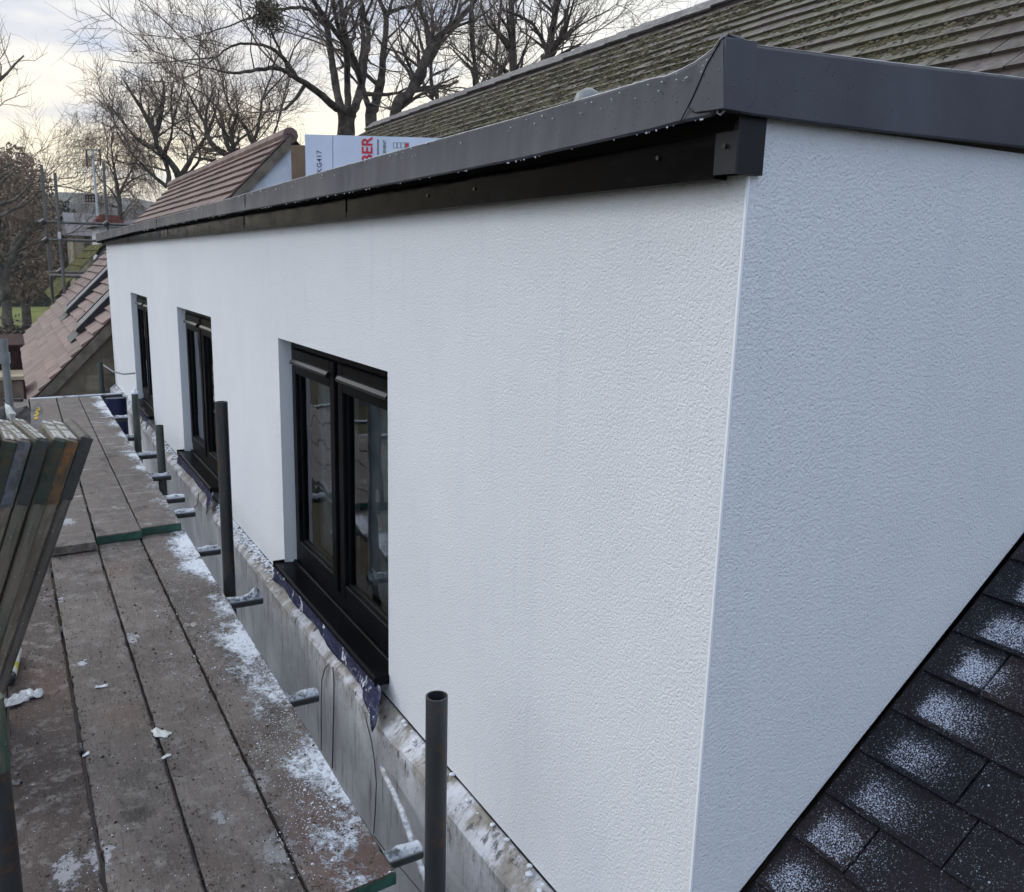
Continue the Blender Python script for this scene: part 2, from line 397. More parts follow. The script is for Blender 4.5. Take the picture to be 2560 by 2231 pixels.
def mk_band(name, a, b, rust):
    m = Mat(name, .42, .5, .3); n = m.noise(9, 6, .7); c = m.mix(m.ramp(n, .35, .65), a, b)
    c = m.mix(m.math('MULTIPLY', m.ramp(m.noise(19, 5, .7), .46, .6), rust), c, (.26, .11, .025)); c = m.mix(m.math('MULTIPLY', m.ramp(m.noise(13, 6, .75, vec=m.map((1, 1, .4), loc=(4, 4, 4))), .47, .6), .75), c, (.05, .046, .038)); m.col(c); m.bump(m.noise(50, 4), .0015); MT[name] = m.m
mk_band('band_green', (.016, .028, .023), (.035, .060, .046), .2); mk_band('band_grey', (.05, .06, .065), (.09, .10, .115), .1)
mk_band('band_rust', (.08, .07, .055), (.18, .115, .055), .75); mk_band('band_blue', (.07, .08, .095), (.15, .17, .20), .2); mk_band('band_dark', (.028, .036, .038), (.05, .06, .06), .08)
def mk_cap():
    m = Mat('nail_plate', .45, .5, .4); v = m.voro(62, rand=.1); n = m.noise(26, 5, .7)
    c = m.mix(m.ramp(v, .25, .4), (.02, .02, .018), (.50, .51, .48)); c = m.mix(m.ramp(n, .45, .56), c, (.11, .095, .075)); m.col(c); m.bump(v, .002); MT['cap'] = m.m
mk_cap()
plain('green_band', (.018, .07, .048), .45, .5, var=.35, scale=18, bump=.001)
# slates
def mk_slate(name, a, b, c3, moss=False, dust=False):
    m = Mat(name, .45, .22); t = m.tone(); n = m.noise(14, 6, .65)
    c = m.mix(m.ramp(t, .05, .95, smooth=False), a, b); c = m.mix(m.math('MULTIPLY', m.ramp(n, .45, .7), .6), c, c3)
    x, y, z = m.xyz()
    if moss:
        k = m.math('ADD', m.math('MULTIPLY', m.noise(1.1, 5, .65), .6), m.math('MULTIPLY', m.noise(9, 5, .7), .5))
        k = m.math('MULTIPLY', m.ramp(k, .46, .56), m.ramp(x, 6.55, 6.35)); k = m.math('MULTIPLY', k, m.ramp(y, 2.0, 3.8))
        c = m.mix(m.math('MULTIPLY', k, .7), c, (.066, .064, .026))
        li = m.ramp(m.noise(24, 5, .7), .62, .68); c = m.mix(m.math('MULTIPLY', li, .35), c, (.24, .24, .22))
    if dust:
        v = m.math('ADD', m.math('SUBTRACT', 1.08, y), m.math('MULTIPLY', m.math('SUBTRACT', t, .5), .05)); ph = m.math('FRACT', m.math('DIVIDE', m.math('SUBTRACT', x, .0707), .1008))
        wob = m.math('MULTIPLY', m.noise(9, 3), .05); vv = m.math('ADD', v, wob)
        band = m.math('MULTIPLY', m.ramp(vv, .055, .09), m.ramp(vv, .10, .27, 1, 0))
        band = m.math('MULTIPLY', band, m.math('MULTIPLY', m.ramp(ph, .95, .45, 0, 1), m.ramp(ph, 0, .05)))
        hi = m.math('MULTIPLY', m.ramp(x, 1.2, 2.1, .42, 1.0), m.math('ADD', .62, m.math('MULTIPLY', t, .6))); band = m.math('MULTIPLY', band, hi)
        g = m.noise(300, 4, .75); g2 = m.noise(11, 5, .7); gk = m.ramp(m.math('ADD', m.math('ADD', g, m.math('MULTIPLY', band, .21)), m.math('MULTIPLY', m.math('SUBTRACT', g2, .5), .10)), .60, .70)
        sp = m.math('MULTIPLY', m.ramp(m.voro(80), .13, .07), m.ramp(m.noise(12, 5, .7), .46, .64)); sp2 = m.math('MULTIPLY', m.ramp(m.voro(22), .065, .035), m.ramp(m.noise(7, 3), .45, .55))
        gk = m.math('MULTIPLY', m.math('MAXIMUM', gk, m.math('MAXIMUM', m.math('MULTIPLY', sp, .8), sp2)), .85); c = m.mix(gk, c, (.60, .65, .76))
        m.rough(m.ramp(gk, 0, 1, .30, .9))
    else: m.rough(m.ramp(n, .3, .7, .32, .6))
    m.col(c); m.bump(m.math('ADD', n, m.math('MULTIPLY', m.noise(60, 4, .7), .3)), .003); MT[name] = m.m
mk_slate('slate_wet', (.006, .006, .009), (.019, .012, .012), (.009, .009, .012), dust=True)
mk_slate('slate_old', (.040, .030, .029), (.092, .070, .066), (.024, .018, .017), moss=True)
mk_slate('ridge_tile', (.085, .078, .074), (.13, .12, .112), (.045, .04, .04))
def mk_tile():
    m = Mat('pink_tile', .6, .4); t = m.tone(); n = m.noise(3, 5, .6)
    c = m.mix(m.ramp(t, .1, .9, smooth=False), (.115, .068, .057), (.19, .118, .10)); c = m.mix(m.math('MULTIPLY', m.ramp(n, .45, .75), .5), c, (.13, .095, .085)); m.col(c); m.bump(m.noise(40, 3), .002); MT['tile'] = m.m
mk_tile()
plain('moss', (.080, .070, .042), .95, .1, var=.5, scale=5, bump=.01, bscale=90)
plain('lead', (.045, .05, .06), .5, .5, var=.3, scale=20)
plain('stone_mortar', (.15, .128, .095), .9, .2)
plain('stone_block', (.24, .20, .145), .9, .2, var=.35, scale=2.5, bump=.01, bscale=20)
plain('gable_white', (.55, .58, .64), .85, .2, var=.06)
plain('verge', (.15, .128, .10), .8, .2, var=.3, scale=4)
plain('soffit_grey', (.13, .13, .115), .8, .2)
plain('carton_white', (.60, .65, .75), .55, .3, var=.05, scale=3)
plain('carton_brown', (.17, .115, .075), .8, .2, var=.12)
plain('ink_black', (.03, .03, .035), .6, .3); plain('ink_red', (.62, .03, .05), .5, .3)
plain('blue_plastic', (.012, .018, .075), .45, .5, var=.3)
plain('dirt', (.06, .046, .036), .95, .1, var=.6, scale=60)
plain('tissue', (.78, .79, .80), .9, .1, var=.04, bump=.004, bscale=70)
plain('plaster', (.78, .81, .86), .95, .1, var=.08, bump=.006, bscale=160)
plain('stick_paint', (.60, .62, .66), .8, .2, var=.3, scale=30, bump=.003)
plain('cable', (.10, .09, .08), .6); plain('nozzle', (.02, .025, .035), .35); plain('label_yellow', (.55, .48, .06), .5); plain('label_white', (.6, .62, .58), .5)
plain('black_sheet', (.030, .030, .032), .4, .5, var=.5, scale=9, bump=.004); plain('grey_sheet', (.13, .12, .115), .6, .4, var=.35, scale=8, bump=.004)
plain('yellow_paint', (.62, .43, .03), .5); plain('glove', (.11, .10, .10), .8, var=.3, bump=.003)
plain('bark', (.070, .056, .045), .9, .15, var=.45, scale=3, bump=.03, bscale=18); plain('bark_grey', (.085, .078, .060), .9, .15, var=.4, scale=2.5, bump=.02, bscale=14)
plain('twig', (.16, .125, .10), .9, .1, var=.3); plain('twig_red', (.20, .145, .11), .9, .1, var=.3)
plain('ivy', (.055, .055, .022), .9, .1, var=.5); plain('brown_leaf', (.24, .18, .12), .9, .1, var=.4, scale=2)
plain('hedge_leaf', (.028, .034, .014), .9, .1, var=.5, scale=3); plain('far_moss', (.070, .066, .020), .95, .1, var=.7, scale=5)
plain('brick_dark', (.045, .02, .017), .9, .2, var=.3, scale=8); plain('brick_red', (.17, .06, .045), .9, .2, var=.3, scale=4)
plain('far_stone', (.30, .25, .17), .9, .2, var=.25, scale=1.5); plain('far_white', (.52, .53, .52), .8, .2, var=.08); plain('far_slate', (.13, .125, .13), .6, .4, var=.2)
plain('far_glass', (.028, .028, .032), .35, .2); plain('wood_plain', (.15, .11, .08), .8, var=.25, scale=4)
def mk_ground():
    m = Mat('ground', .95, .1); n = m.noise(.25, 6, .65); c = m.mix(m.ramp(n, .35, .65), (.045, .045, .02), (.085, .07, .045)); m.col(c); m.bump(m.noise(3, 5), .05); MT['ground'] = m.m
    m = Mat('lawn', .95, .1); n = m.noise(.5, 6, .65); m.col(m.mix(m.ramp(n, .35, .65), (.10, .115, .03), (.16, .165, .05))); MT['lawn'] = m.m
    m = Mat('hill', 1, .0); n = m.noise(.035, 7, .7); n2 = m.noise(.12, 5, .7); c = m.mix(m.ramp(n, .4, .6), (.05, .058, .04), (.10, .10, .075)); m.col(m.mix(m.math('MULTIPLY', m.ramp(n2, .5, .6), .5), c, (.045, .05, .038))); MT['hill'] = m.m
mk_ground()

# ------------------------------------------------------------------ setting
tag(mesh('ground', [(-1500,-300,-5),(1500,-300,-5),(1500,2500,-5),(-1500,2500,-5)], [(0,1,2,3)], MT['ground']), kind='structure')
tag(mesh('under_deck_dark', [(-6, -5, -4.98), (6, -5, -4.98), (6, 12.5, -4.98), (-6, 12.5, -4.98)], [(0,1,2,3)], MT['dark_soffit']), kind='structure')  # dark sheet added so the gaps between deck boards look shaded
tag(mesh('lawn', [(-12,66,-4.99),(20,66,-4.99),(26,96,-4.9),(-12,96,-4.9)], [(0,1,2,3)], MT['lawn']), kind='structure')
def hill():
    nx, ny = 80, 14; V = []; Fc = []
    for j in range(ny):
        for i in range(nx):
            x = -900+i*1900/(nx-1); y = 560+j*60
            u = (x-47)/60; prof = 30*math.exp(-abs(u)**2.2*.5)+16*math.exp(-((x-180)/150)**2)+12*math.exp(-((x+200)/150)**2)+10
            t = 1-abs(j-5)/9.0; V.append((x, y, -6+(prof+9)*max(0, math.sin(max(0, t)*math.pi/2))+rnd.uniform(-1.2, 1.2)))
    for j in range(ny-1):
        for i in range(nx-1): a = j*nx+i; Fc.append((a, a+1, a+nx+1, a+nx))
    tag(mesh('hill', V, Fc, MT['hill'], smooth=True), kind='structure')
hill()

# ------------------------------------------------------------------ the dormer house
MP = .7513; Z0 = -2.242                 # main roof plane  z = Z0 + MP x
def zr(x): return Z0+MP*x
D = 1.1; YE = 1.092; YF = 12.27
house = root('house', (3.0, 6.0, -5.0), 'white rendered dormer house with slate roof, black windows and grey flat roof edge', 'house')
def ztop(y): return .172
def zbot(y): return -1.583-.0052*(y-1.09)
wins = [(2.715, 4.118, -1.545, -.359), (5.725, 7.03, -1.545, -.357), (8.705, 9.97, -1.545, -.355)]
# facade with openings (grid), 9 cm reveals
V = []; Fc = []
def quad(P):
    n = len(V); V.extend(P); Fc.append((n, n+1, n+2, n+3))
ys = [YE+.006]+[v for w_ in wins for v in w_[:2]]+[YF]
for i in range(len(ys)-1):
    y0, y1 = ys[i], ys[i+1]
    if i % 2 == 0: quad([(D, y1, zbot(y1)), (D, y0, zbot(y0)), (D, y0, ztop(y0)), (D, y1, ztop(y1))])
    else:
        w_ = wins[i//2]
        quad([(D, y1, w_[3]), (D, y0, w_[3]), (D, y0, ztop(y0)), (D, y1, ztop(y1))])
        quad([(D, y1, zbot(y1)), (D, y0, zbot(y0)), (D, y0, w_[2]), (D, y1, w_[2])])
        r = D+.085
        quad([(D, y1, w_[2]), (D, y1, w_[3]), (r, y1, w_[3]), (r, y1, w_[2])])
        quad([(D, y0, w_[2]), (r, y0, w_[2]), (r, y0, w_[3]), (D, y0, w_[3])])
        quad([(D, y0, w_[3]), (r, y0, w_[3]), (r, y1, w_[3]), (D, y1, w_[3])])
        quad([(D, y0, w_[2]), (D, y1, w_[2]), (r, y1, w_[2]), (r, y0, w_[2])])
quad([(D, YF, zbot(YF)), (D, YF, ztop(YF)), (3.3, YF, .172), (3.3, YF, -.3)])
fac = mesh('wall', V, Fc, MT['render'], house); fac['label'] = 'bright white textured front wall'
# end wall (faces the camera), lower edge follows the roof slope
zt = .262
V = [(D+.006, YE, zbot(YE)-.02), (D+.006, YE, .166), (1.121, YE, .166), (1.121, YE, zt), (3.45, YE, zt+.03), (3.45, YE, zr(3.45)+.012), (D+.30, YE, zr(D+.30)+.012), (D+.006, YE, zr(D+.006)+.012)]
ew = mesh('wall', V, [(0, 7, 6, 5, 4, 3, 2, 1)], MT['render'], house); ew['label'] = 'blue-grey shaded end wall with sloping lower edge'
mb = MB(); mb.box((D-.0012, YE-.0012, zbot(YE)-.15), (D+.0045, YE+.0045, .168)); bd = mb.build('corner_bead', MT['bead'], fac)
mb = MB(); mb.box((1.119, YE-.003, .166), (1.125, YE+.003, .262)); mb.box((D+.004, YE-.0032, .1635), (1.125, YE+.003, .1685)); mb.build('corner_bead', MT['bead'], ew)
# windows ------------------------------------------------
def window(y0, y1, z0, z1, lab):
    xf = D+.062; fd = .055
    ft = .045
    m_ = MB(); zb = z0+.020
    m_.cbox((xf, y0+.002, zb), (xf+fd, y0+ft, z1-.001)); m_.cbox((xf, y1-ft, zb), (xf+fd, y1-.002, z1-.001))
    m_.cbox((xf, y0+ft, z1-ft), (xf+fd, y1-ft, z1-.001)); m_.cbox((xf, y0+ft, zb), (xf+fd, y1-ft, zb+.085)); m_.cbox((xf-.018, y0+.003, zb-.001), (xf-.0005, y1-.003, zb+.028))
    ym = (y0+y1)/2; m_.cbox((xf+.002, ym-.022, zb+.0855), (xf+fd, ym+.022, z1-ft))
    wroot = m_.build('window', MT['black_upvc'], house); wroot['label'] = lab
    for (a, b) in ((y0+ft, ym-.022), (ym+.022, y1-ft)):
        a += .003; b -= .003; c = zb+.088; d = z1-ft-.003; s = .058; xs = xf-.012
        q = MB()
        q.cbox((xs, a, c), (xs+.05, a+s, d)); q.cbox((xs, b-s, c), (xs+.05, b, d)); q.cbox((xs, a+s, d-.115), (xs+.05, b-s, d)); q.cbox((xs, a+s, c), (xs+.05, b-s, c+s+.01))
        sash = q.build('sash', MT['black_upvc'], wroot)
        gx = xs+.026
        mesh('pane', [(gx, a+s, c+s), (gx, b-s, c+s), (gx, b-s, d-.115), (gx, a+s, d-.115)], [(0, 3, 2, 1)], MT['glass'], wroot)
        q = MB(); g = .008
        q.box((gx-.006, a+s, c+s+.01), (gx-.001, a+s+g, d-.115)); q.box((gx-.006, b-s-g, c+s+.01), (gx-.001, b-s, d-.115))
        q.box((gx-.006, a+s+g, c+s+.01), (gx-.001, b-s-g, c+s+.01+g)); q.box((gx-.006, a+s+g, d-.115-g), (gx-.001, b-s-g, d-.115))
        q.build('gasket', MT['gasket'], wroot)
        # trickle vent hood on the top rail
        q = MB(); L0, L1 = a+.05, b-.03; zc = d-.06
        P = [(xs, zc+.016), (xs-.010, zc+.014), (xs-.020, zc+.002), (xs-.021, zc-.008), (xs-.015, zc-.012), (xs, zc-.012)]
        nn = len(P); VV = [(px_, L0, pz_) for px_, pz_ in P]+[(px_, L1, pz_) for px_, pz_ in P]
        q.add(VV, [(i, i+1, nn+i+1, nn+i) for i in range(nn-1)]+[tuple(range(nn))[::-1], tuple(range(nn, 2*nn))])
        q.build('trickle_vent', MT['vent_black'], wroot)
        # pleated curtain standing inside, dark room beyond
        cv = []; cf = []; n_ = 40; wd = (b-a)
        for seg, (u0, u1) in enumerate(((.60, .97), (.12, .26))):
            st = len(cv)
            for i in range(n_+1):
                t = u0+(u1-u0)*i/n_; xx = gx+.10+.014*math.sin(i*1.5+seg)
                cv += [(xx, a+wd*t, c+.02), (xx, a+wd*t, d-.02)]
            for i in range(n_): k_ = st+2*i; cf.append((k_, k_+2, k_+3, k_+1))
        mesh('curtain', cv, cf, MT['curtain'], wroot, smooth=True)
    # projecting sill
    q = MB(); xo = D-.052
    P = [(xf+.02, z0+.030), (xf+.02, z0+.005), (xo, z0+.022), (xo-.004, z0+.024), (xo-.004, z0+.041), (xo+.006, z0+.045)]
    P2 = P; nn = len(P2); yy0, yy1 = y0+.001, y1-.001
    q.add([(a_, yy0, b_) for a_, b_ in P2]+[(a_, yy1, b_) for a_, b_ in P2], [(i, nn+i, nn+(i+1) % nn, (i+1) % nn) for i in range(nn)]+[tuple(range(nn)), tuple(range(nn, 2*nn))[::-1]])
    q.box((xo-.006, y0-.008, z0+.018), (xo+.051, y0+.0, z0+.052)); q.box((xo-.006, y1, z0+.018), (xo+.051, y1+.008, z0+.052))
    q.build('sill', MT['black_upvc'], wroot)
    # closed dark room
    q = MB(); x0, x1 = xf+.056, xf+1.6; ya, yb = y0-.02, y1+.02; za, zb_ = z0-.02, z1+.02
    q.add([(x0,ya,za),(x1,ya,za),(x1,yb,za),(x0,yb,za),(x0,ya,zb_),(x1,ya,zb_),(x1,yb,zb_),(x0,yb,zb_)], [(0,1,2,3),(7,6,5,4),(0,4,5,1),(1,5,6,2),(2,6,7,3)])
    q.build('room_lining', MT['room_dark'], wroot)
for w_, lab in zip(wins, ('nearest black casement window', 'middle black casement window', 'farthest black casement window')): window(*w_, lab)

# flat roof edge: fascia board, dark soffit, grey membrane trim ---------
q = MB(); q.box((1.06, 1.128, .182), (1.085, YF+.05, .2355)); q.box((1.058, 1.128, .160), (1.086, YF+.05, .1815))
fb = q.build('fascia', MT['fascia'], house)
q = MB(); q.box((1.0545, 1.0785, .166), (1.0595, 1.1295, .234)); jc = q.build('fascia_joint', MT['joint_grey'], fb)
for yj in (3.0, 4.55, 7.0, 9.5):
    q = MB(); q.box((1.0565, yj, .160), (1.0600, yj+.12, .232)); q.build('fascia_joint', MT['fascia'], fb)
for (px_, py_) in ((1813, 366), (1646, 396), (1187, 473), (1070, 490)):
    p_ = onx(px_, py_, 1.0525 if px_ > 1790 else 1.0595); q = MB(); q.tube([p_, p_+np.array([-.0035, 0, 0])], .0042, 10); q.build('screw', MT['vent_black'], fb)
q = MB(); q.box((1.0565, 1.0795, .1665), (1.1200, 1.0895, .262)); q.box((1.0866, 1.0897, .1665), (1.1185, 1.0915, .262)); q.build('fascia_return', MT['gasket'], house)
q = MB(); q.box((1.088, 1.09, .168), (1.098, YF+.05, .262)); q.build('soffit', MT['dark_soffit'], house)
q = MB(); q.box((1.002, 1.068, .262), (1.12, YF+.06, .270)); q.build('soffit', MT['dark_soffit'], house)
# trim face along the front, kicked up at the near corner
top = [(YF+.12, .3), (11.78, .3), (8.5, .303), (5.37, .309), (3.40, .323), (2.37, .327), (1.69, .329), (1.237, .334), (1.203, .332), (1.173, .335), (1.136, .341), (1.11, .348), (1.09, .355), (1.079, .365), (1.067, .369)]
bot = [(YF+.12, .2), (11.78, .205), (8.5, .232), (5.37, .239), (3.40, .236), (2.37, .236), (1.69, .238), (1.237, .2455), (1.203, .247), (1.173, .249), (1.136, .2495), (1.11, .250), (1.09, .250)]
def lerp(tab, y):
    for (a, b), (c, d) in zip(tab, tab[1:]):
        if c <= y <= a: return d+(b-d)*(y-c)/(a-c)
    return tab[-1][1] if y < tab[-1][0] else tab[0][1]
q = MB(); prev = None; yl = [y for y, z in top]; ny = []
for a, b in zip(yl, yl[1:]):
    k = max(1, int((a-b)/.15)); ny += [a+(b-a)*i/k for i in range(k)]
ny.append(1.067); rows = []
for y in ny:
    zt_ = lerp(top, y); zb_ = max(lerp(bot, y), 0) if y > 1.088 else .2505
    wob = .0012*math.sin(y*7)+.0008*math.sin(y*19)
    if y < 1.088: zb_ = .259
    rows.append([(1.0+wob+.006, y, zt_-.008), (1.0+wob, y, zt_-.010-.0), (1.0+wob*.5, y, (zt_+zb_)/2), (.997+wob, y, zb_+.004), (1.001+wob, y, zb_), (1.010, y, zb_+.002), (1.010, y, zb_+.02)])
    rows[-1][0] = (1.006, y, zt_+.001); rows[-1][1] = (1.0+wob, y, zt_-.005)
    rows[-1].insert(0, (1.05, y, zt_-.002)); rows[-1].insert(0, (1.12, y, zt_-.030)); rows[-1].insert(0, (1.30, y, .285))
n_ = len(rows[0]); VV = [p for r_ in rows for p in r_]; FF = []
for i in range(len(rows)-1):
    for k in range(n_-1): a = i*n_+k; FF.append((a, a+1, a+n_+1, a+n_))
# water drops hanging on the lower lip and lying on the face
import itertools
def drop(mbx, p, r):
    vs = [(0,0,1),(0,0,-1.3)]+[(math.cos(t), math.sin(t), 0) for t in (0, 1.05, 2.1, 3.14, 4.19, 5.24)]
    mbx.add([np.array(p)+np.array(v)*r for v in vs], [(0, 2+i, 2+(i+1) % 6) for i in range(6)]+[(1, 2+(i+1) % 6, 2+i) for i in range(6)])
et = mesh('roof_trim', VV, FF, MT['trim'], house); smooth_by_angle(et, 35)
q = MB(); q.tube([(1.0003, y_, lerp(top, y_)-.0012) for y_ in ny], .0013, 6)  # pale tube put in as the glint along the wet top edge
q.build('rim_glint', MT['rim'], et, smooth=True)
et['label'] = 'long grey membrane edge with wet rim, its glint put in as a pale tube'
plain('water', (.55, .58, .62), .08, .9, var=.05)
dr = MB()
for i in range(170):
    y = 1.1+7*rnd.random()**2; z = lerp(bot, y)-.003 if rnd.random() < .55 else lerp(top, y)-rnd.uniform(.0, .03); drop(dr, (.996, y, z), rnd.uniform(.0008, .0019)*(1+.18*y))
o = dr.build('water_drop', MT['water'], et, smooth=True); o['kind'] = 'stuff'
for yj in (4.25, 7.1, 9.4):
    q = MB(); q.box((.9965, yj, lerp(bot, yj)-.001), (.9985, yj+.006, lerp(top, yj)-.003)); q.build('trim_seam', MT['gasket'], et)
# front end trim over the end wall, sagging along the top
q = MB(); E_ = [(1.0, .369, .259), (1.03, .3725, .258), (1.066, .367, .2565), (1.0661, .3645, .2565), (1.4, .384, .2635), (1.82, .412, .277), (2.4, .44, .29), (3.5, .50, .33)]
rows = []
for (x, a, b) in E_:
    kk = 1 if x < 1.35 else 0
    rows.append([(x+.002, 1.30, a-(.10 if kk else .05)), (x+.002, 1.10, a-(.055 if kk else .012)), (x, 1.072, a+.001), (x, 1.066, a-.006), (x, 1.065, (a+b)/2), (x, 1.063, b+.003), (x, 1.066, b), (x, 1.088, b+.003)])
n_ = len(rows[0]); VV = [p for r_ in rows for p in r_]; FF = []
for i in range(len(rows)-1):
    for k in range(n_-1): a = i*n_+k; FF.append((a+1, a, a+n_, a+n_+1))
et2 = mesh('roof_trim', VV, FF, MT['trim'], house); smooth_by_angle(et2, 35); et2['label'] = 'grey trim band above the end wall'
q = MB(); q.tube([(x_, 1.0668, a_-.0012) for x_, a_, b_ in E_[2:]], .0011, 6); q.build('rim_glint', MT['rim'], et2, smooth=True)  # pale glint tube again, on the end trim
# corner patch: folded membrane lap
P = [onx(px_, py_, .9962) for px_, py_ in ((1808, 97), (1790, 122), (1766, 163), (1742, 220), (1727, 253), (1720, 268), (1722, 277), (1737, 281), (1775, 276), (1808, 271))]
P += [P_*np.array([1, 1, 1])+np.array([.0015, 0, 0]) for P_ in P]; n_ = 10
mesh('membrane_patch', P, [tuple(range(n_))]+[(i, i+n_, (i+1) % n_+n_, (i+1) % n_) for i in range(n_)], MT['trim'], et)
q = MB(); q.tube([onx(px_, py_, .9955) for px_, py_ in ((1800, 105), (1790, 122), (1766, 163), (1742, 220), (1727, 253), (1700, 306))], .0011, 6); q.build('lap_edge', MT['gasket'], et)
q = MB(); q.tube([onx(px_, py_, .9955) for px_, py_ in ((1720, 268), (1737, 281), (1775, 276), (1808, 271))], .0010, 6); q.build('lap_edge', MT['gasket'], et)
PT = [ony(px_, py_, 1.0615) for px_, py_ in ((1808, 96), (1892, 104), (1891, 240), (1880, 262), (1858, 279), (1808, 271))]
PT[0][0] = .9975; PT[-1][0] = .9975
PT += [P_+np.array([0, .0018, 0]) for P_ in PT]; n_ = 6
mesh('membrane_patch', PT, [tuple(reversed(range(n_)))]+[(i, (i+1) % n_, (i+1) % n_+n_, i+n_) for i in range(n_)], MT['trim'], et2)
q = MB(); a = onx(1801, 277, 1.0); q.tube([(1.0, 1.071, .262), (1.001, 1.073, .254), (1.003, 1.067, .250), (1.006, 1.062, .256)], .0018, 6); q.build('drip_hook', MT['galv'], et2)
# flat roof deck
mesh('flat_roof', [(1.02, 1.09, .29), (3.5, 1.09, .29), (3.5, YF, .29), (1.02, YF, .29)], [(0,1,2,3)], MT['trim'], house)
q = MB(); q.box((1.0, YF+.02, .18), (3.4, YF+.06, .298)); q.build('roof_trim', MT['trim'], house)

# base wall under the dormer with sloping ledge ---------------------------
V = []; Fc = []; N_ = 110
def wob(y, k): return .004*math.sin(y*9+k)+.0025*math.sin(y*23+k*2)
for i in range(N_+1):
    y = .2+(YF+.05-.2)*i/N_; zb = zbot(y)
    V += [(1.118, y, zb-.012), (1.094+wob(y, 1)*.5, y, zb-.009+wob(y, 2)*.4), (1.040+wob(y, 3), y, zb-.052+wob(y, 0)), (1.032, y, zb-.066), (1.032, y, -5.0)]
for i in range(N_):
    for k in range(4): a = i*5+k; Fc.append((a, a+5, a+6, a+1))
V0 = len(V); V += [(1.032, .2, -5), (1.118, .2, -1.58), (1.5, .2, -1.13), (1.5, .2, -5)]; Fc.append((V0, V0+3, V0+2, V0+1))
bw = mesh('wall', V, Fc, MT['basewall'], house); bw['label'] = 'stained lower wall with sloping top ledge'
# black shadow-gap strip under the render, lumps of render droppings on the ledge
q = MB(); q.box((1.1005, 1.13, -1.60-.06), (1.112, YF, -1.583)); q.build('gap_strip', MT['gasket'], bw)
lump = MB()
def blob(mbx, p, r, sq=.6, seed=None):
    n1, n2 = 6, 4; vs = []; fs = []
    for j in range(n2+1):
        for i in range(n1):
            t = math.pi*j/n2; f_ = 2*math.pi*i/n1; rr = r*(1+rnd.uniform(-.22, .22))
            vs.append((p[0]+rr*math.sin(t)*math.cos(f_), p[1]+rr*math.sin(t)*math.sin(f_), p[2]+rr*math.cos(t)*sq))
    for j in range(n2):
        for i in range(n1): a = j*n1+i; b = j*n1+(i+1) % n1; fs.append((a, a+n1, b+n1, b))
    mbx.add(vs, fs)
for i in range(900):
    y = rnd.choice([rnd.uniform(1.2, 2.6), rnd.uniform(4.1, 5.7), rnd.uniform(4.1, 5.7), rnd.uniform(4.15, 5.7), rnd.uniform(7.0, 8.7), rnd.uniform(9.9, 12)])
    if y < 2.6 and rnd.random() < .8: continue
    t = abs(rnd.gauss(0, .30)); t = min(t, 1.0)
    blob(lump, (1.090-.05*t, y, zbot(y)-.055*t+.004), rnd.uniform(.004, .012)*(1 if y < 7 else 1.3), .38)
o = lump.build('render_droppings', MT['plaster'], bw, smooth=True); o['kind'] = 'stuff'

# blue membrane hanging below each sill
def flap(y0, y1, drop_, seed, parent):
    r_ = random.Random(seed); n1, n2 = 46, 7; VV = []; FF = []
    for i in range(n1+1):
        t = i/n1; y = y0-.05+(y1-y0+.09)*t
        dd = drop_*(.88+.12*math.sin(t*6+seed)+.06*math.sin(t*17+seed*3))*(1.0+.55*max(0, .07-t)/.07)
        for j in range(n2+1):
            s_ = j/n2; x = 1.052-.006*s_-.006*math.sin(t*19+j*.8+seed)*s_-(.05*max(0, .12-t)/.12)*s_
            VV.append((x+r_.uniform(-.003, .003), y-(.05*s_ if t < .05 else 0)+r_.uniform(-.004, .004), -1.521-dd*s_+(.006 if j == 0 else 0)))
    for i in range(n1):
        for j in range(n2): a = i*(n2+1)+j; FF.append((a, a+n2+1, a+n2+2, a+1))
    o = mesh('membrane_flap', VV, FF, MT['membrane'], parent, smooth=True)
    s = o.modifiers.new('s', 'SOLIDIFY'); s.thickness = .002
for i, w_ in enumerate(wins): flap(w_[0], w_[1], .085, i+1, bw)

# main slate roof ---------------------------------------------------------
def slates(x0, x1, gx, y0, y1, wy, th, m_, z0, seed, jit=.004, yoff=None, lift=.0):
    r_ = random.Random(seed); mbx = MB(); sl_ = math.sqrt(1+m_*m_); nx_, nz_ = -m_/sl_, 1/sl_
    k = 0; x = x0
    while x < x1-.001:
        y = y0-(wy*.5 if k % 2 else 0)-wy*.0 if yoff is None else y0+yoff(k)
        while y < y1:
            gp = .0015 if wy < .3 else .0035; wk = wy; last = y1-(y+wy) < .12 and wy < .3
            a = max(y+gp+r_.uniform(0, .002), y0); b = y1 if last else min(y+wy-gp-r_.uniform(0, .002), y1)
            if b-a > .02:
                j = r_.uniform(-jit, jit); tn = r_.random(); dz = r_.uniform(0, .003)+lift
                xa, xb = x+j, min(x+gx*1.12, x1+.01); lo = th+dz; hi = .002+lift
                def P(xx, yy, h): return (xx+nx_*h, yy, z0+m_*xx+nz_*h)
                mbx.hexa([P(xa, a, lo-th), P(xb, a, hi-.004), P(xb, b, hi-.004), P(xa, b, lo-th), P(xa, a, lo), P(xb, a, hi), P(xb, b, hi), P(xa, b, lo+r_.uniform(-.001, .001))], tn)
            y += wy*(2 if last else 1)
        x += gx; k += 1
    return mbx
near = slates(.7760-.0, 3.40, .1008, -.75, 1.078, .262, .011, MP, Z0, 3, jit=.003, yoff=lambda k: [0, -.085, -.17, -.05][k % 4]+.028)
nr = near.build('slates', MT['slate_wet'], house, tone=True); nr['label'] = 'wet dark slates dusted white beside the end wall'
q = MB(); up_ = slates(3.40, 6.66, .158, -.6, 17.3, .36, .026, MP, Z0, 5, jit=.006)
upo = up_.build('slates', MT['slate_old'], house, tone=True); upo['label'] = 'old mossy slates above the flat roof'
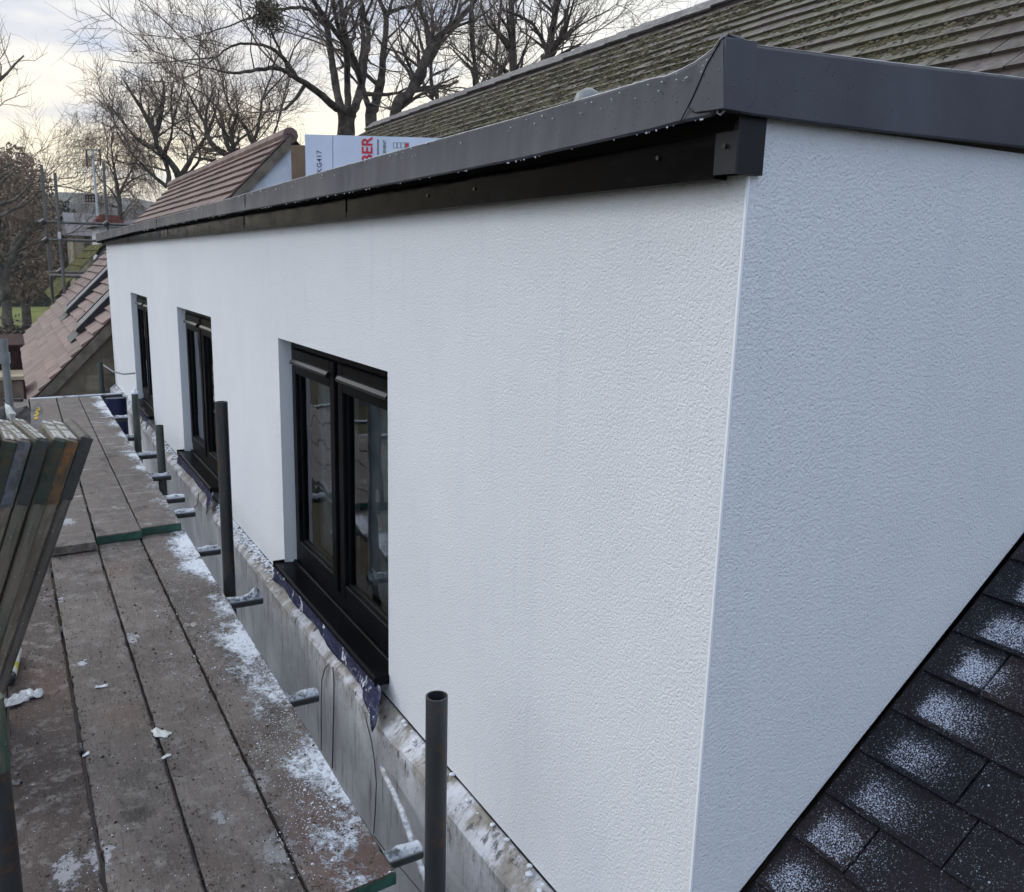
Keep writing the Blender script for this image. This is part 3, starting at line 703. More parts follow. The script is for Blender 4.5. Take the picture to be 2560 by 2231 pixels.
mesh('roof_underlay', [(.7, -.8, zr(.7)-.004), (6.72, -.8, zr(6.72)-.004), (6.72, 17.3, zr(6.72)-.004), (3.35, 17.3, zr(3.35)-.004), (3.35, 1.088, zr(3.35)-.004), (.7, 1.088, zr(.7)-.004)], [(0,1,2,3,4,5)], MT['gasket'], house)
mesh('back_slope', [(6.72, -.8, zr(6.72)), (6.72, 17.3, zr(6.72)), (13.4, 17.3, -2.2), (13.4, -.8, -2.2)], [(0,3,2,1)], MT['slate_old'], house)
q = MB(); q.add([(.75, -.8, -1.7), (6.72, -.8, zr(6.72)-.02), (13.4, -.8, -2.2), (13.4, -.8, -5), (.75, -.8, -5)], [(0,1,2,3,4)]); q.build('wall', MT['stone_block'], house); q = MB(); q.add([(3.3, 17.3, -.2), (6.72, 17.3, zr(6.72)-.02), (13.4, 17.3, -2.2), (13.4, 17.3, -5), (3.3, 17.3, -5)], [(4,3,2,1,0)])
q.build('wall', MT['stone_block'], house)
# ridge tiles
y = -.6; k = 0; zrg = zr(6.72)
rt = []
while y < 17.3:
    q = MB(); l_ = .46; j = rnd.uniform(-.008, .008); zz = zrg+.05+j; t0 = rnd.random()
    A = [(6.72-.20, zz-.135), (6.72, zz+.02), (6.72+.20, zz-.135), (6.72+.185, zz-.150), (6.72, zz-.004), (6.72-.185, zz-.150)]
    ya, yb = y+.004, y+l_-.004; sc_ = 1.0
    q.add([(a_, ya, b_) for a_, b_ in A]+[(a_, yb, b_+.010) for a_, b_ in A], [(0,1,7,6),(1,2,8,7),(2,3,9,8),(3,4,10,9),(4,5,11,10),(5,0,6,11),(5,4,3,2,1,0),(6,7,8,9,10,11)], t0)
    q.build('ridge_tile', MT['ridge_tile'], house, tone=True); y += l_
# moss cushions
ms = MB(); r_ = random.Random(11)
def mossblob(x, y, r):
    n1 = 5; base = np.array([x, y, zr(x)+.012]); nn = np.array([-.6, 0, .8]); uu = np.array([.8, 0, .6]); vv = np.array([0, 1., 0]); vs = []; fs = []
    for j, (rr, hh) in enumerate(((1.0, 0), (.8, .45), (.35, .72))):
        for i in range(n1):
            t = 2*math.pi*i/n1+j*.3; q_ = r*rr*(1+r_.uniform(-.25, .25)); vs.append(base+uu*q_*math.cos(t)+vv*q_*math.sin(t)*1.15+nn*hh*r)
    vs.append(base+nn*r*.78)
    for j in range(2):
        for i in range(n1): a = j*n1+i; b = j*n1+(i+1) % n1; fs.append((a, b, b+n1, a+n1))
    for i in range(n1): fs.append((2*n1+i, 2*n1+(i+1) % n1, 3*n1))
    ms.add(vs, fs)
from mathutils import noise as mn
cnt = 0
while cnt < 42000:
    x = r_.uniform(3.5, 6.50); y = 2.0+15*r_.random()**1.6
    d_ = mn.noise(Vector((x*1.6, y*.8, 3)))+.5*mn.noise(Vector((x*5, y*4, 9)))
    rowp = ((x-3.40)/.158) % 1; d_ += .35*(rowp < .25)
    thr = .0+.75*max(0, (3.4-y)/1.4)-.30*min(1, max(0, (y-4)/2))
    if x > 6.25: thr += (x-6.25)*2.5
    if d_ < thr: continue
    mossblob(x, y, (.0065+.0145*r_.random()**2)*(1 if y < 6 else 1.5)); cnt += 1
o = ms.build('moss', MT['moss'], upo, smooth=True); o['kind'] = 'stuff'
# dome of a small roof vent cowl poking above the trim
pc = ony(1472, 221, 4.2)
q = MB(); q.tube([(pc[0], pc[1], zr(pc[0])-.05), (pc[0], pc[1], pc[2]-.07), (pc[0], pc[1], pc[2]-.03), (pc[0], pc[1], pc[2])], [.07, .085, .07, .02], 20)
o = q.build('roof_vent', MT['galv'], house, smooth=True); o['label'] = 'small pale domed vent cowl'

# ------------------------------------------------------------------ neighbour house
YG = 12.6; YB = 22.5; m2 = math.tan(math.radians(46.15)); z2 = -1.725-m2*.233
def zn(x): return z2+m2*x
xe, xr = .09, 3.62
nb = root('neighbour_house', (2.0, 17.5, -5.0), 'neighbouring house with pinkish brown tiled roof and stepped gable edge', 'house')
t_ = slates(xe, xr, .135, YG-.08, YB, .42, .040, m2, z2, 21, jit=.004)
ro = t_.build('roof', MT['tile'], nb, tone=True)
# second slope beyond the ridge, underlay, verge, gable walls
mesh('back_slope', [(xr, YG-.06, zn(xr)), (xr, YB, zn(xr)), (xr*2-xe, YB, zn(xe)), (xr*2-xe, YG-.06, zn(xe))], [(0,3,2,1)], MT['tile'], nb)
mesh('roof_underlay', [(xe, YG-.06, zn(xe)-.02), (xr, YG-.06, zn(xr)-.02), (xr, YB, zn(xr)-.02), (xe, YB, zn(xe)-.02)], [(0,1,2,3)], MT['soffit_grey'], nb)
q = MB()
def vg(x0, x1, y0, y1, dz0, dz1): q.hexa([(x0, y0, zn(x0)+dz0), (x1, y0, zn(x1)+dz0), (x1, y1, zn(x1)+dz0), (x0, y1, zn(x0)+dz0), (x0, y0, zn(x0)+dz1), (x1, y0, zn(x1)+dz1), (x1, y1, zn(x1)+dz1), (x0, y1, zn(x0)+dz1)])
vg(xe+.04, xr, YG-.07, YG+.02, -.20, -.022); q.build('verge', MT['verge'], nb)
# ridge caps
y = YG-.06; q = MB()
while y < YB:
    q.tube([(xr, y+.01, zn(xr)-.02), (xr, y+.44, zn(xr)-.02)], .11, 10, col=rnd.random()); y += .45
q.build('ridge', MT['tile'], nb, smooth=False, tone=True)
# gable wall: lower block work with openings of coursed joints, white upper triangle
q = MB(); xg0 = .30
bwid, bh = .46, .23; z = -5.0; k = 0
while z < .2:
    x = xg0-(.23 if k % 2 else 0)
    while x < 2.6:
        a, b = max(x+.006, xg0), x+bwid-.006; zt_ = min(z+bh-.008, zn(b)-.16)
        lo_t = min(z+bh-.008, zn(a)-.16)
        if b > a+.05 and lo_t > z+.02: q.hexa([(a, YG, z), (b, YG, z), (b, YG+.1, z), (a, YG+.1, z), (a, YG, lo_t), (b, YG, zt_), (b, YG+.1, zt_), (a, YG+.1, lo_t)], rnd.random())
        x += bwid
    z += bh; k += 1
gw = q.build('gable_wall', MT['stone_block'], nb)
mesh('gable_mortar', [(xg0, YG+.012, -5), (3.4, YG+.012, -5), (3.4, YG+.012, zn(3.4)-.16), (xg0, YG+.012, zn(xg0)-.16)], [(0,1,2,3)], MT['stone_mortar'], gw)
q = MB(); q.add([(1.6, YG-.012, .0), (1.86, YG-.012, 0), (xr, YG-.012, zn(xr)-.18), (2*xr-1.8, YG-.012, 0)], [(1, 3, 2)]); q.build('gable_wall', MT['gable_white'], nb)
q = MB(); q.box((xg0, YG+.1, -5), (xr*2-xe-.25, YB-.2, zn(xe)-.2)); q.build('wall', MT['stone_block'], nb)
# two roof windows, tilted open frames standing off the tiles
def rw(y0, y1, xa, xb, lab):
    m_ = MB(); s = m2/math.sqrt(1+m2*m2); c = 1/math.sqrt(1+m2*m2)
    def P(x, y, h): return (x-s*h, y, zn(x)+c*h)
    def bar(x0, x1, a, b, h0, h1, dst): dst.hexa([P(x0, a, h0), P(x1, a, h0), P(x1, b, h0), P(x0, b, h0), P(x0, a, h1), P(x1, a, h1), P(x1, b, h1), P(x0, b, h1)])
    bar(xa, xb, y0, y0+.07, .02, .10, m_); bar(xa, xb, y1-.07, y1, .02, .10, m_); bar(xa, xa+.07, y0+.07, y1-.07, .02, .10, m_); bar(xb-.07, xb, y0+.07, y1-.07, .02, .10, m_)
    r0 = m_.build('roof_window', MT['far_glass'], nb); r0['label'] = lab
    g_ = MB(); bar(xa+.07, xb-.07, y0+.07, y1-.07, .07, .085, g_); g_.build('pane', MT['far_slate'], r0)
    h_ = MB(); bar(xa+.02, xb-.02, y0+.004, y0+.025, .101, .112, h_); h_.build('highlight_strip', MT['galv'], r0)  # bright strip put in as the highlight on the glass
    f_ = MB(); bar(xa-.12, xa, y0-.02, y1+.02, .032, .045, f_); f_.build('flashing', MT['soffit_grey'], r0)
rw(17.3, 18.3, .88, 1.95, 'farther roof window of two'); rw(13.7, 14.6, .82, 1.72, 'nearer roof window of two')

# ------------------------------------------------------------------ cartons on the flat roof
P0 = ony(762, 336, 6.0); fw = R[:, 2]; dep = float(fw@P0); ur = np.array([R[0, 0], R[1, 0], 0]); ur /= np.linalg.norm(ur); vr = np.array([-ur[1], ur[0], 0])
hgt = P0[2]-.291
def carton(name, p, L_, W_, H_, mat, label):
    r0 = root(name, (p[0], p[1], .291), label, 'carton')
    a = np.array([p[0], p[1], .291]); q = MB(); z_ = np.array([0, 0, H_])
    q.hexa([a, a+ur*L_, a+ur*L_+vr*W_, a+vr*W_, a+z_, a+ur*L_+z_, a+ur*L_+vr*W_+z_, a+vr*W_+z_]); q.build('body', mat, r0); return r0, a
cr, a0 = carton('cardboard_box', (P0[0], P0[1]), 1.30, .30, hgt, MT['carton_white'], 'white printed carton with red and black lettering on flat roof')
s1 = dep/F
def boxtxt(txt, px, py, size, mat, name, parent, rot90=True, spacing=1.0):
    cu = bpy.data.curves.new(name, 'FONT'); cu.body = txt; cu.size = size; cu.extrude = .0006; cu.space_character = spacing; cu.offset = .0
    if name == 'red_lettering': cu.offset = size*.018
    to = bpy.data.objects.new(name, cu); C.collection.objects.link(to)
    bpy.context.view_layer.update()
    me = bpy.data.meshes.new_from_object(to.evaluated_get(bpy.context.evaluated_depsgraph_get())); bpy.data.objects.remove(to)
    me.materials.clear(); me.materials.append(mat)
    o = bpy.data.objects.new(name, me); C.collection.objects.link(o)
    # point on the front face seen at that pixel
    nrm = -vr; c_ = float(np.dot(nrm, a0)); p = onp(px, py, nrm, c_)+nrm*.003
    zu = np.array([0, 0, 1.]); ex, ey = (zu, -ur) if rot90 else (ur, zu)
    mm = Matrix(((ex[0], ey[0], nrm[0], p[0]), (ex[1], ey[1], nrm[1], p[1]), (ex[2], ey[2], nrm[2], p[2]), (0, 0, 0, 1)))
    o.parent = parent; o.matrix_parent_inverse = Matrix.Identity(4); o.matrix_basis = Matrix.Translation(-Vector(BASE[parent])) @ mm
    return o
boxtxt('KG417', 804.5, 433, 12.2*s1*1.42, MT['ink_black'], 'lettering', cr, spacing=1.12)
boxtxt('BER', 931, 409, 26.5*s1*1.42, MT['ink_red'], 'red_lettering', cr)
boxtxt('ELEVENT', 965, 393, 7.2*s1*1.42, MT['ink_black'], 'lettering', cr)
nrm = -vr; cc_ = float(np.dot(nrm, a0))
def fp(px, py, o_=.002): return onp(px, py, nrm, cc_)+nrm*o_
q = MB()
for i in range(15):     # unreadable fine print: a row of tick marks
    yy = 349+2.6*i; q.add([fp(943, yy), fp(947, yy), fp(947, yy+1.5), fp(943, yy+1.5)], [(0,3,2,1)])
q.build('fine_print', MT['ink_black'], cr)
q = MB()
for i in range(4):
    xa = 983+10*i; xb = xa+9; ya, yb = 357, 370
    for (x0_, y0_, x1_, y1_) in ((xa, ya, xb, ya+.8), (xa, yb, xb, yb+.8), (xa, ya, xa+.8, yb), (xb-.8, ya, xb, yb)): q.add([fp(x0_, y0_), fp(x1_, y0_), fp(x1_, y1_), fp(x0_, y1_)], [(0,3,2,1)])
q.build('tick_boxes', MT['ink_black'], cr)
q = MB(); q.add([fp(1014, 359, .0025), fp(1021, 359, .0025), fp(1021, 368, .0025), fp(1014, 368, .0025)], [(0,3,2,1)]); q.build('red_mark', MT['ink_red'], cr)
q = MB(); q.add([fp(831.5, 338), fp(832.5, 338), fp(832.5, 470), fp(831.5, 470)], [(0,3,2,1)]); q.build('fold_line', MT['carton_brown'], cr)
Pb = ony(727, 363, 6.3); carton('cardboard_box', (Pb[0]+.0, Pb[1]), .17, .28, Pb[2]-.291, MT['carton_brown'], 'plain brown carton tucked behind left end of white carton')

# ------------------------------------------------------------------ scaffold deck boards
def deckboard(P, th, label, mat, near_band=False, group='scaffold boards laid as the deck'):
    """P: near-left, near-right, far-right, far-left top corners"""
    P = [np.array(p, float) for p in P]; c0 = (P[0]+P[1])/2
    r0 = root('scaffold_board', tuple(c0-np.array([0, 0, th])), label, 'scaffold board', group)
    n = 150; V = []; Fc = []; rr = random.Random(int(abs(P[1][0])*1e4)+int(P[0][1]*100)); c = .004
    for i in range(n+1):
        t = i/n; a = P[0]*(1-t)+P[3]*t; b = P[1]*(1-t)+P[2]*t; d = (b-a)/np.linalg.norm(b-a); up = np.array([0, 0, 1.])
        ja = rr.uniform(-.0005, .0022)+(.004 if rr.random() < .05 else 0); jb = rr.uniform(-.0022, .0005)-(.004 if rr.random() < .05 else 0); a = a+d*ja; b = b+d*jb; sag = up*rr.uniform(-.0006, .0006)
        V += [a-up*c+sag, a+d*c+sag, b-d*c+sag, b-up*c+sag, b-up*th, a-up*th]
    for i in range(n):
        for k in range(6): p = i*6+k; q2 = i*6+(k+1) % 6; Fc.append((p, q2, q2+6, p+6))
    Fc.append((5, 4, 3, 2, 1, 0)); Fc.append(tuple(n*6+k for k in range(6)))
    mesh('plank', V, Fc, mat, r0)
    if near_band:
        d = (P[1]-P[0])/np.linalg.norm(P[1]-P[0]); l = (P[3]-P[0])/np.linalg.norm(P[3]-P[0]); up = np.array([0, 0, 1.])
        a = P[0]-l*.0022-up*(th+.001)-d*.0022; b = P[1]-l*.0022-up*(th+.001)+d*.0022
        q = MB(); t2 = l*.0021; hz = up*(th-.005)
        q.hexa([a, b, b+t2, a+t2, a+hz, b+hz, b+t2+hz, a+t2+hz])
        a2 = P[1]+d*.0003-up*(th+.001)-l*.0; q.hexa([a2, a2+d*.002, a2+d*.002+l*.26, a2+l*.26, a2+hz, a2+d*.002+hz, a2+d*.002+l*.26+hz, a2+l*.26+hz])
        q.build('end_band', MT['green_band'], r0)
    return r0
nS = .045; nn_ = np.array([0, -nS, 1.]); cn = -1.6-nS*1.85
def dk(x, y): return (x, y, -1.6+nS*(y-1.85))
# x of the seams at y=1.85 and y=4.75
seams = [(-.392, -.36), (-.140, -.112), (.087, .052+.0), (.310, .277), (.540, .498), (.768, .727)]
seams = [(-.36, -.37), (-.136, -.12), (.0885, .055), (.3095, .2775), (.539, .492), (.767, .7255)]
def sx(i, y): a, b = seams[i]; return a+(b-a)*(y-1.85)/2.9
labs = ['leftmost near deck board, in the dark behind the leaning board stack', 'near deck board carrying the crumpled tissue, dark brown', 'near deck board second from left, with grey plaster puddles', 'near deck board between two open gaps, third from left', 'near deck board along the wall edge with white render dust and green end']
for i in range(5):
    y0 = 1.838 if i == 4 else .2; y1 = 5.3; g = .0035+.001*(i % 2)
    th = .038; a = g if i > 0 else 0; b = g if i < 4 else 0
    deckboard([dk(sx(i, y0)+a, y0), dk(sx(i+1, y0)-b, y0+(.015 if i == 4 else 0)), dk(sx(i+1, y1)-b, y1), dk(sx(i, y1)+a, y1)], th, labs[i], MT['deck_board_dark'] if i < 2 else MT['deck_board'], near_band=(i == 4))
fS = .010
def df(x, y): return (x, y, -1.4235+fS*(y-4.75)+(-.0))
fse = [(-.13, -.12), (.052, .062), (.277, .300), (.4985, .496), (.707, .700)]
def fx(i, y): a, b = fse[i]; return a+(b-a)*(y-4.75)/4.6
labs = ['far deck board farthest from wall, its end partly behind the leaning stack', 'far deck board with bare dark end, left of the green banded ends', 'far deck board with green banded end between two others', 'far deck board along the wall edge with white streaks and green end']
for i in range(4):
    y0 = [4.62, 4.60, 4.70, 4.755][i]+.0; y1 = 9.42; g = [.003, .006, .003, .002][i]
    deckboard([df(fx(i, y0)+g, y0), df(fx(i+1, y0)-(.002 if i == 3 else g), y0+(.012)), df(fx(i+1, y1)-g, y1), df(fx(i, y1)+g, y1)], .042, labs[i], MT['deck_board'], near_band=(i >= 2))

# granules of render lying on the boards
gm = MB(); r_ = random.Random(5)
octa = [(0,2,4),(2,1,4),(1,3,4),(3,0,4),(2,0,5),(1,2,5),(3,1,5),(0,3,5)]
def gran(p, r):
    a = r_.random()*6; ca, sa = math.cos(a), math.sin(a); e = [r*r_.uniform(.6, 1.5) for _ in range(3)]
    gm.add([(p[0]+ca*e[0], p[1]+sa*e[0], p[2]), (p[0]-ca*e[0], p[1]-sa*e[0], p[2]), (p[0]-sa*e[1], p[1]+ca*e[1], p[2]), (p[0]+sa*e[1], p[1]-ca*e[1], p[2]), (p[0], p[1], p[2]+e[2]*.8), (p[0], p[1], p[2]-e[2]*.5)], octa)
for i in range(6500):
    y = 1.85+r_.random()**1.5*2.85; x = .765-abs(r_.gauss(0, .13)) if r_.random() < .88 else r_.uniform(-.12, .75)
    if x < -.12 or x > sx(5, y)-.004: continue
    dn = mn.noise(Vector((x*5, y*3, 1)))+.35*mn.noise(Vector((x*22, y*22, 4)))
    if r_.random() > .5+dn*1.3: continue
    gran((x, y, dk(x, y)[2]+.001), r_.uniform(.0007, .0022) if r_.random() < .97 else r_.uniform(.0025, .005))
gd = gm; gm = MB()
for i in range(5200):
    y = 1.85+r_.random()**1.3*2.85; si = r_.choice([1, 2, 3, 4]); x = sx(si, y)+r_.gauss(0, .022) if r_.random() < .45 else r_.uniform(-.13, .76)
    if x < -.13 or x > sx(5, y)-.006: continue
    gran((x, y, dk(x, y)[2]+.0008), r_.uniform(.0010, .0028) if r_.random() < .95 else r_.uniform(.003, .006))
tag(gm.build('dirt_crumbs', MT['dirt']), 'dark crumbs of dirt lying along the gaps of the near deck boards', 'dirt crumbs', kind='stuff')
gm = gd
tag(gm.build('render_granules', MT['plaster']), 'white grains of fallen render scattered over the near deck boards', 'plaster crumbs', kind='stuff')

# pole, transoms -------------------------------------------------------------
def pole(px, pyt, x, label, rad=.0265, mat='tube', zbot_=-5.0, hollow=True):
    p = onx(px, pyt, x); r0 = root('scaffold_pole', (p[0], p[1], zbot_), label, 'scaffold pole', 'scaffold uprights between deck and wall')
    q = MB(); q.tube([(p[0], p[1], zbot_), (p[0], p[1], -1.2), (p[0], p[1], p[2])], rad, 28, hollow=hollow); o = q.build('tube', MT[mat], r0); smooth_by_angle(o, 50)
    return p, r0
p1, r1 = pole(1092, 1740, .835, 'nearest open-topped dark steel scaffold pole, standing before the white wall', .0278)
p2, r2 = pole(553, 1005, .80, 'tall dark scaffold pole crossing in front of the middle window', .0285)
p3, r3 = pole(398, 1064, .80, 'short greenish scaffold pole second from the far end', .0265, 'tube_green')
p4, r4 = pole(337, 985, .80, 'greenish scaffold pole capped with white plaster below the farthest window', .0265, 'tube_green')
q = MB(); blob(q, (p4[0], p4[1], p4[2]+.005), .026, .9); q.tube([p4, p4+np.array([.0, 0, .05])], [.016, .008], 7); q.build('plaster_cap', MT['plaster'], r4, smooth=True)
p5 = ony(250, 907, 9.75); r5 = root('scaffold_pole', (p5[0], p5[1], -5), 'farthest short scaffold pole, in front of the block gable wall', 'scaffold pole', 'scaffold uprights between deck and wall')
q = MB(); q.tube([(p5[0], p5[1], -5), tuple(p5)], .026, 20, hollow=True); smooth_by_angle(q.build('tube', MT['tube_green'], r5), 50)
q = MB(); pts = [p5+np.array([.02, 0, -.02]), p5+np.array([.12, .0, -.10]), p5+np.array([.22, 0, -.13]), p5+np.array([.33, 0, -.125])]; q.tube(pts, .008, 6); tag(q.build('rope', MT['label_white'], smooth=True), 'short pale rope trailing from farthest scaffold pole to the wall', 'rope')
def transom(px, py, zc, label, xr_=None, splash=True, rad=.0255, x0=-.5, lump_=.0):
    p = onz(px, py, zc); x1 = p[0] if xr_ is None else xr_; y = p[1]
    r0 = root('scaffold_tube', (0, y, zc), label, 'scaffold tube', 'cross tubes under the deck boards')
    q = MB(); q.tube([(x0, y, zc-.0), (.5, y, zc), (x1-.12, y, zc), (x1, y, zc)], rad, 22, hollow=False); o = q.build('tube', MT['tube_splash' if splash else 'tube'], r0); smooth_by_angle(o, 50)
    if splash:
        q = MB(); rr = random.Random(int(px))
        xx = sx(5, y)+.01 if y < 4.7 else .71
        n1 = 26; n2 = 9; VV = []; FF = []
        for i in range(n1+1):
            t = i/n1; x = xx+(x1-.004-xx)*t
            for j in range(n2+1):
                a = -1+2*j/n2; ang = a*(.85+.2*math.sin(i*.9+px)+.1*math.sin(i*2.3))+rr.uniform(-.03, .03); h = max(0, 1-a*a)*(.0035+lump_*math.exp(-((t-.85)/.13)**2)+.003*math.sin(t*9+px)); e = rad+.0004+max(.0, h)+rr.uniform(0, .0035)*(1-a*a)
                VV.append((x, y+math.sin(ang)*e, zc+math.cos(ang)*e))
        for i in range(n1):
            for j in range(n2): a = i*(n2+1)+j; FF.append((a, a+n2+1, a+n2+2, a+1))
        mesh('render_crust', VV, FF, MT['crust'], r0, smooth=True)
    return r0
def zt_deck(y): return (-1.6+nS*(y-1.85)-.038-.026) if y < 4.7 else -1.4235+fS*(y-4.75)-.042-.026
transom(1040, 2128, -1.671, 'cross tube crusted white, ending behind the nearest pole', xr_=.90)
transom(793, 1738, zt_deck(3.0), 'plaster-topped cross tube below the nearest window')
transom(655, 1497, zt_deck(3.9), 'cross tube with tall white blob on its end, left of nearest window sill', lump_=.03)
transom(550, 1375, zt_deck(4.5), 'cross tube ending at the tall pole, white on top')
transom(487, 1282, zt_deck(5.3), 'cross tube just past the raised board ends, thin white crust')
transom(461, 1246, zt_deck(5.8), 'rough cross tube with thick mortar, just beyond the board step')
transom(427, 1191, zt_deck(6.4), 'cross tube poking out behind the short greenish pole')
transom(392, 1138, zt_deck(7.0), 'cross tube between the two greenish poles')
transom(353, 1094, zt_deck(7.8), 'cross tube behind the plaster-capped pole')
transom(319, 1046, zt_deck(8.8), 'cross tube in front of the blue barrel')
# end rail at the far end of the deck
pa = ony(75, 1001, 9.46); pb = ony(306, 987, 9.46)
r0 = root('scaffold_tube', tuple(pa), 'long thin cross tube along the far end of the deck', 'scaffold tube', 'cross tubes under the deck boards'); q = MB(); q.tube([pa, pb], .022, 16); smooth_by_angle(q.build('tube', MT['tube_splash'], r0), 50)
# guard-rail upright at the left edge, and left clutter
pl = ony(8, 848, 7.2); r0 = root('scaffold_pole', (pl[0], pl[1], -5), 'pale galvanised upright with coupler at left edge beyond the board stack', 'scaffold pole'); q = MB(); q.tube([(pl[0], pl[1], -5), tuple(pl)], .026, 18, hollow=True); smooth_by_angle(q.build('tube', MT['galv'], r0), 50)
q = MB(); q.tube([(pl[0], pl[1], -.78), (pl[0], pl[1], -.70)], .034, 14); q.build('coupler', MT['galv'], r0)
# far frame of flat bar at deck end
q = MB()
for (a, b, c, d) in ((8, 998, 58, 1001), (8, 1008, 58, 1011)):
    A, B, C_, D_ = ony(a, b, 9.3), ony(c, b, 9.3), ony(c, d+2, 9.3), ony(a, d+2, 9.3); k = np.array([0, .04, 0]); q.hexa([D_, C_, C_+k, D_+k, A, B, B+k, A+k])
A, B, C_, D_ = ony(53, 998, 9.3), ony(58, 998, 9.3), ony(58, 1013, 9.3), ony(53, 1013, 9.3); q.hexa([D_, C_, C_+k, D_+k, A, B, B+k, A+k])
tag(q.build('metal_frame', MT['tube']), 'small dark flat-bar frame lying at far left end of the deck', 'metal frame')

# blue barrel
pb_ = ony(284, 992, 9.9); r0 = root('plastic_barrel', (pb_[0], pb_[1], -2.35), 'dark blue plastic barrel wedged between far deck end and the wall', 'barrel')
q = MB(); zt_ = pb_[2]-.02; q.tube([(pb_[0], pb_[1], -2.35), (pb_[0], pb_[1], -2.30), (pb_[0], pb_[1], -1.95), (pb_[0], pb_[1], -1.93), (pb_[0], pb_[1], -1.91), (pb_[0], pb_[1], zt_-.05), (pb_[0], pb_[1], zt_)], [.115, .12, .125, .132, .125, .125, .118], 28); smooth_by_angle(q.build('body', MT['blue_plastic'], r0), 40)
q = MB(); q.tube([(pb_[0], pb_[1], zt_), (pb_[0], pb_[1], zt_+.012)], .125, 28); q.build('lid', MT['blue_plastic'], r0)
q = MB(); q.box((.3, 9.5, -2.395), (1.02, 10.3, -2.352)); tag(q.build('scaffold_board', MT['wood_plain']), 'short lower board carrying the blue barrel', 'scaffold board')

# nearest-pole details: painted stick and cables
q = MB(); st = [onx(955, 1922, 1.000), onx(985, 1985, .985), onx(1005, 2030, .975), onx(1016, 2062, .968), onx(1035, 2120, .955), onx(1055, 2175, .945), onx(1090, 2260, .92)]
q.tube(st, [.0085, .0095, .0098, .011, .0098, .0098, .0098], 10); blob(q, st[3]+np.array([0, 0, .004]), .0135, 1.0); blob(q, st[0], .011, 1.0)
tag(q.build('painted_stick', MT['stick_paint'], smooth=True), 'knobbly white-splashed stick leaning behind the nearest pole', 'stick')
def cable(pxs, x, label, r=.0024, mat='cable'):
    q = MB(); q.tube([onx(a, b, x) for a, b in pxs], r, 5); return tag(q.build('cable', MT[mat], smooth=True), label, 'cable')
cable([(822, 1660), (812, 1672), (805, 1700), (803, 1760), (803, 1830), (803, 1875)], 1.022, 'looped string hanging left of the double cable under nearest sill')
cable([(832, 1668), (835, 1700), (834, 1780), (832, 1870), (831, 1920)], 1.022, 'double string hanging down wall under middle of nearest sill', .0032)
cable([(912, 1780), (918, 1810), (928, 1850), (936, 1900), (941, 1960), (938, 2030), (934, 2085)], 1.02, 'thin black string hanging from near end of blue membrane')
cable([(935, 2090), (965, 2130), (1010, 2180), (1050, 2228), (1090, 2270)], .95, 'thin grey wire running from deck corner past the nearest pole', .002)
cable([(497, 1233), (494, 1262), (480, 1275), (465, 1280)], 1.02, 'bent wire on wall beyond the tall pole', .003)
cable([(360, 1020), (358, 1045), (352, 1060)], 1.0, 'short dark strap loop hanging by the plaster-capped pole', .005)
cable([(318, 990), (314, 1012), (306, 1022), (298, 1026)], .98, 'pale wire curling in front of the blue barrel', .006, 'label_white')
p_ = onz(1308, 2222, -1.63)
q = MB(); q.cbox((p_[0]-.012, p_[1]-.06, -1.66), (p_[0]+.012, p_[1]+.03, -1.635), .003); tag(q.build('packing_shim', MT['bead']), 'small white plastic shim lying on the wall ledge at bottom', 'shim')

# ------------------------------------------------------------------ stack of leaning boards at left
Lt = np.array([.188+.136, 0, .815+.0]); 
ptop = ony(236, 1090, 2.9); pbot = ony(14, 1735, 2.93); Lv = ptop-pbot; Lv[1] = -.03; Lv /= np.linalg.norm(Lv)
D0 = np.array([-.16, 1, 0]); D0 = D0-Lv*np.dot(D0, Lv); D0 /= np.linalg.norm(D0)
Wv = np.cross(D0, Lv); Wv /= np.linalg.norm(Wv)
if Wv[0] < 0: Wv = -Wv
tops = [  # px, py of the top right corner, band colour, wood, label
 (236, 1092, 'band_dark', 'stack_dark', 'rightmost leaning board, dark with rounded end'),
 (199, 1101, 'band_rust', 'stack_wood', 'leaning board with rusty orange metal band'),
 (167, 1100, 'band_green', 'stack_green', 'leaning board with green band and green painted face, beside the rusty one'),
 (124, 1099, 'band_dark', 'stack_green', 'leaning board with dull dark band, fourth from right'),
 (80, 1101, 'band_blue', 'stack_wood', 'leaning board with pale blue-grey torn band'),
 (44, 1102, 'band_green', 'stack_wood', 'leaning board with deep green band near the left picture edge'),
 (4, 1095, 'band_dark', 'stack_dark', 'leftmost leaning board, cut off by the left picture edge')]
rr = random.Random(3)
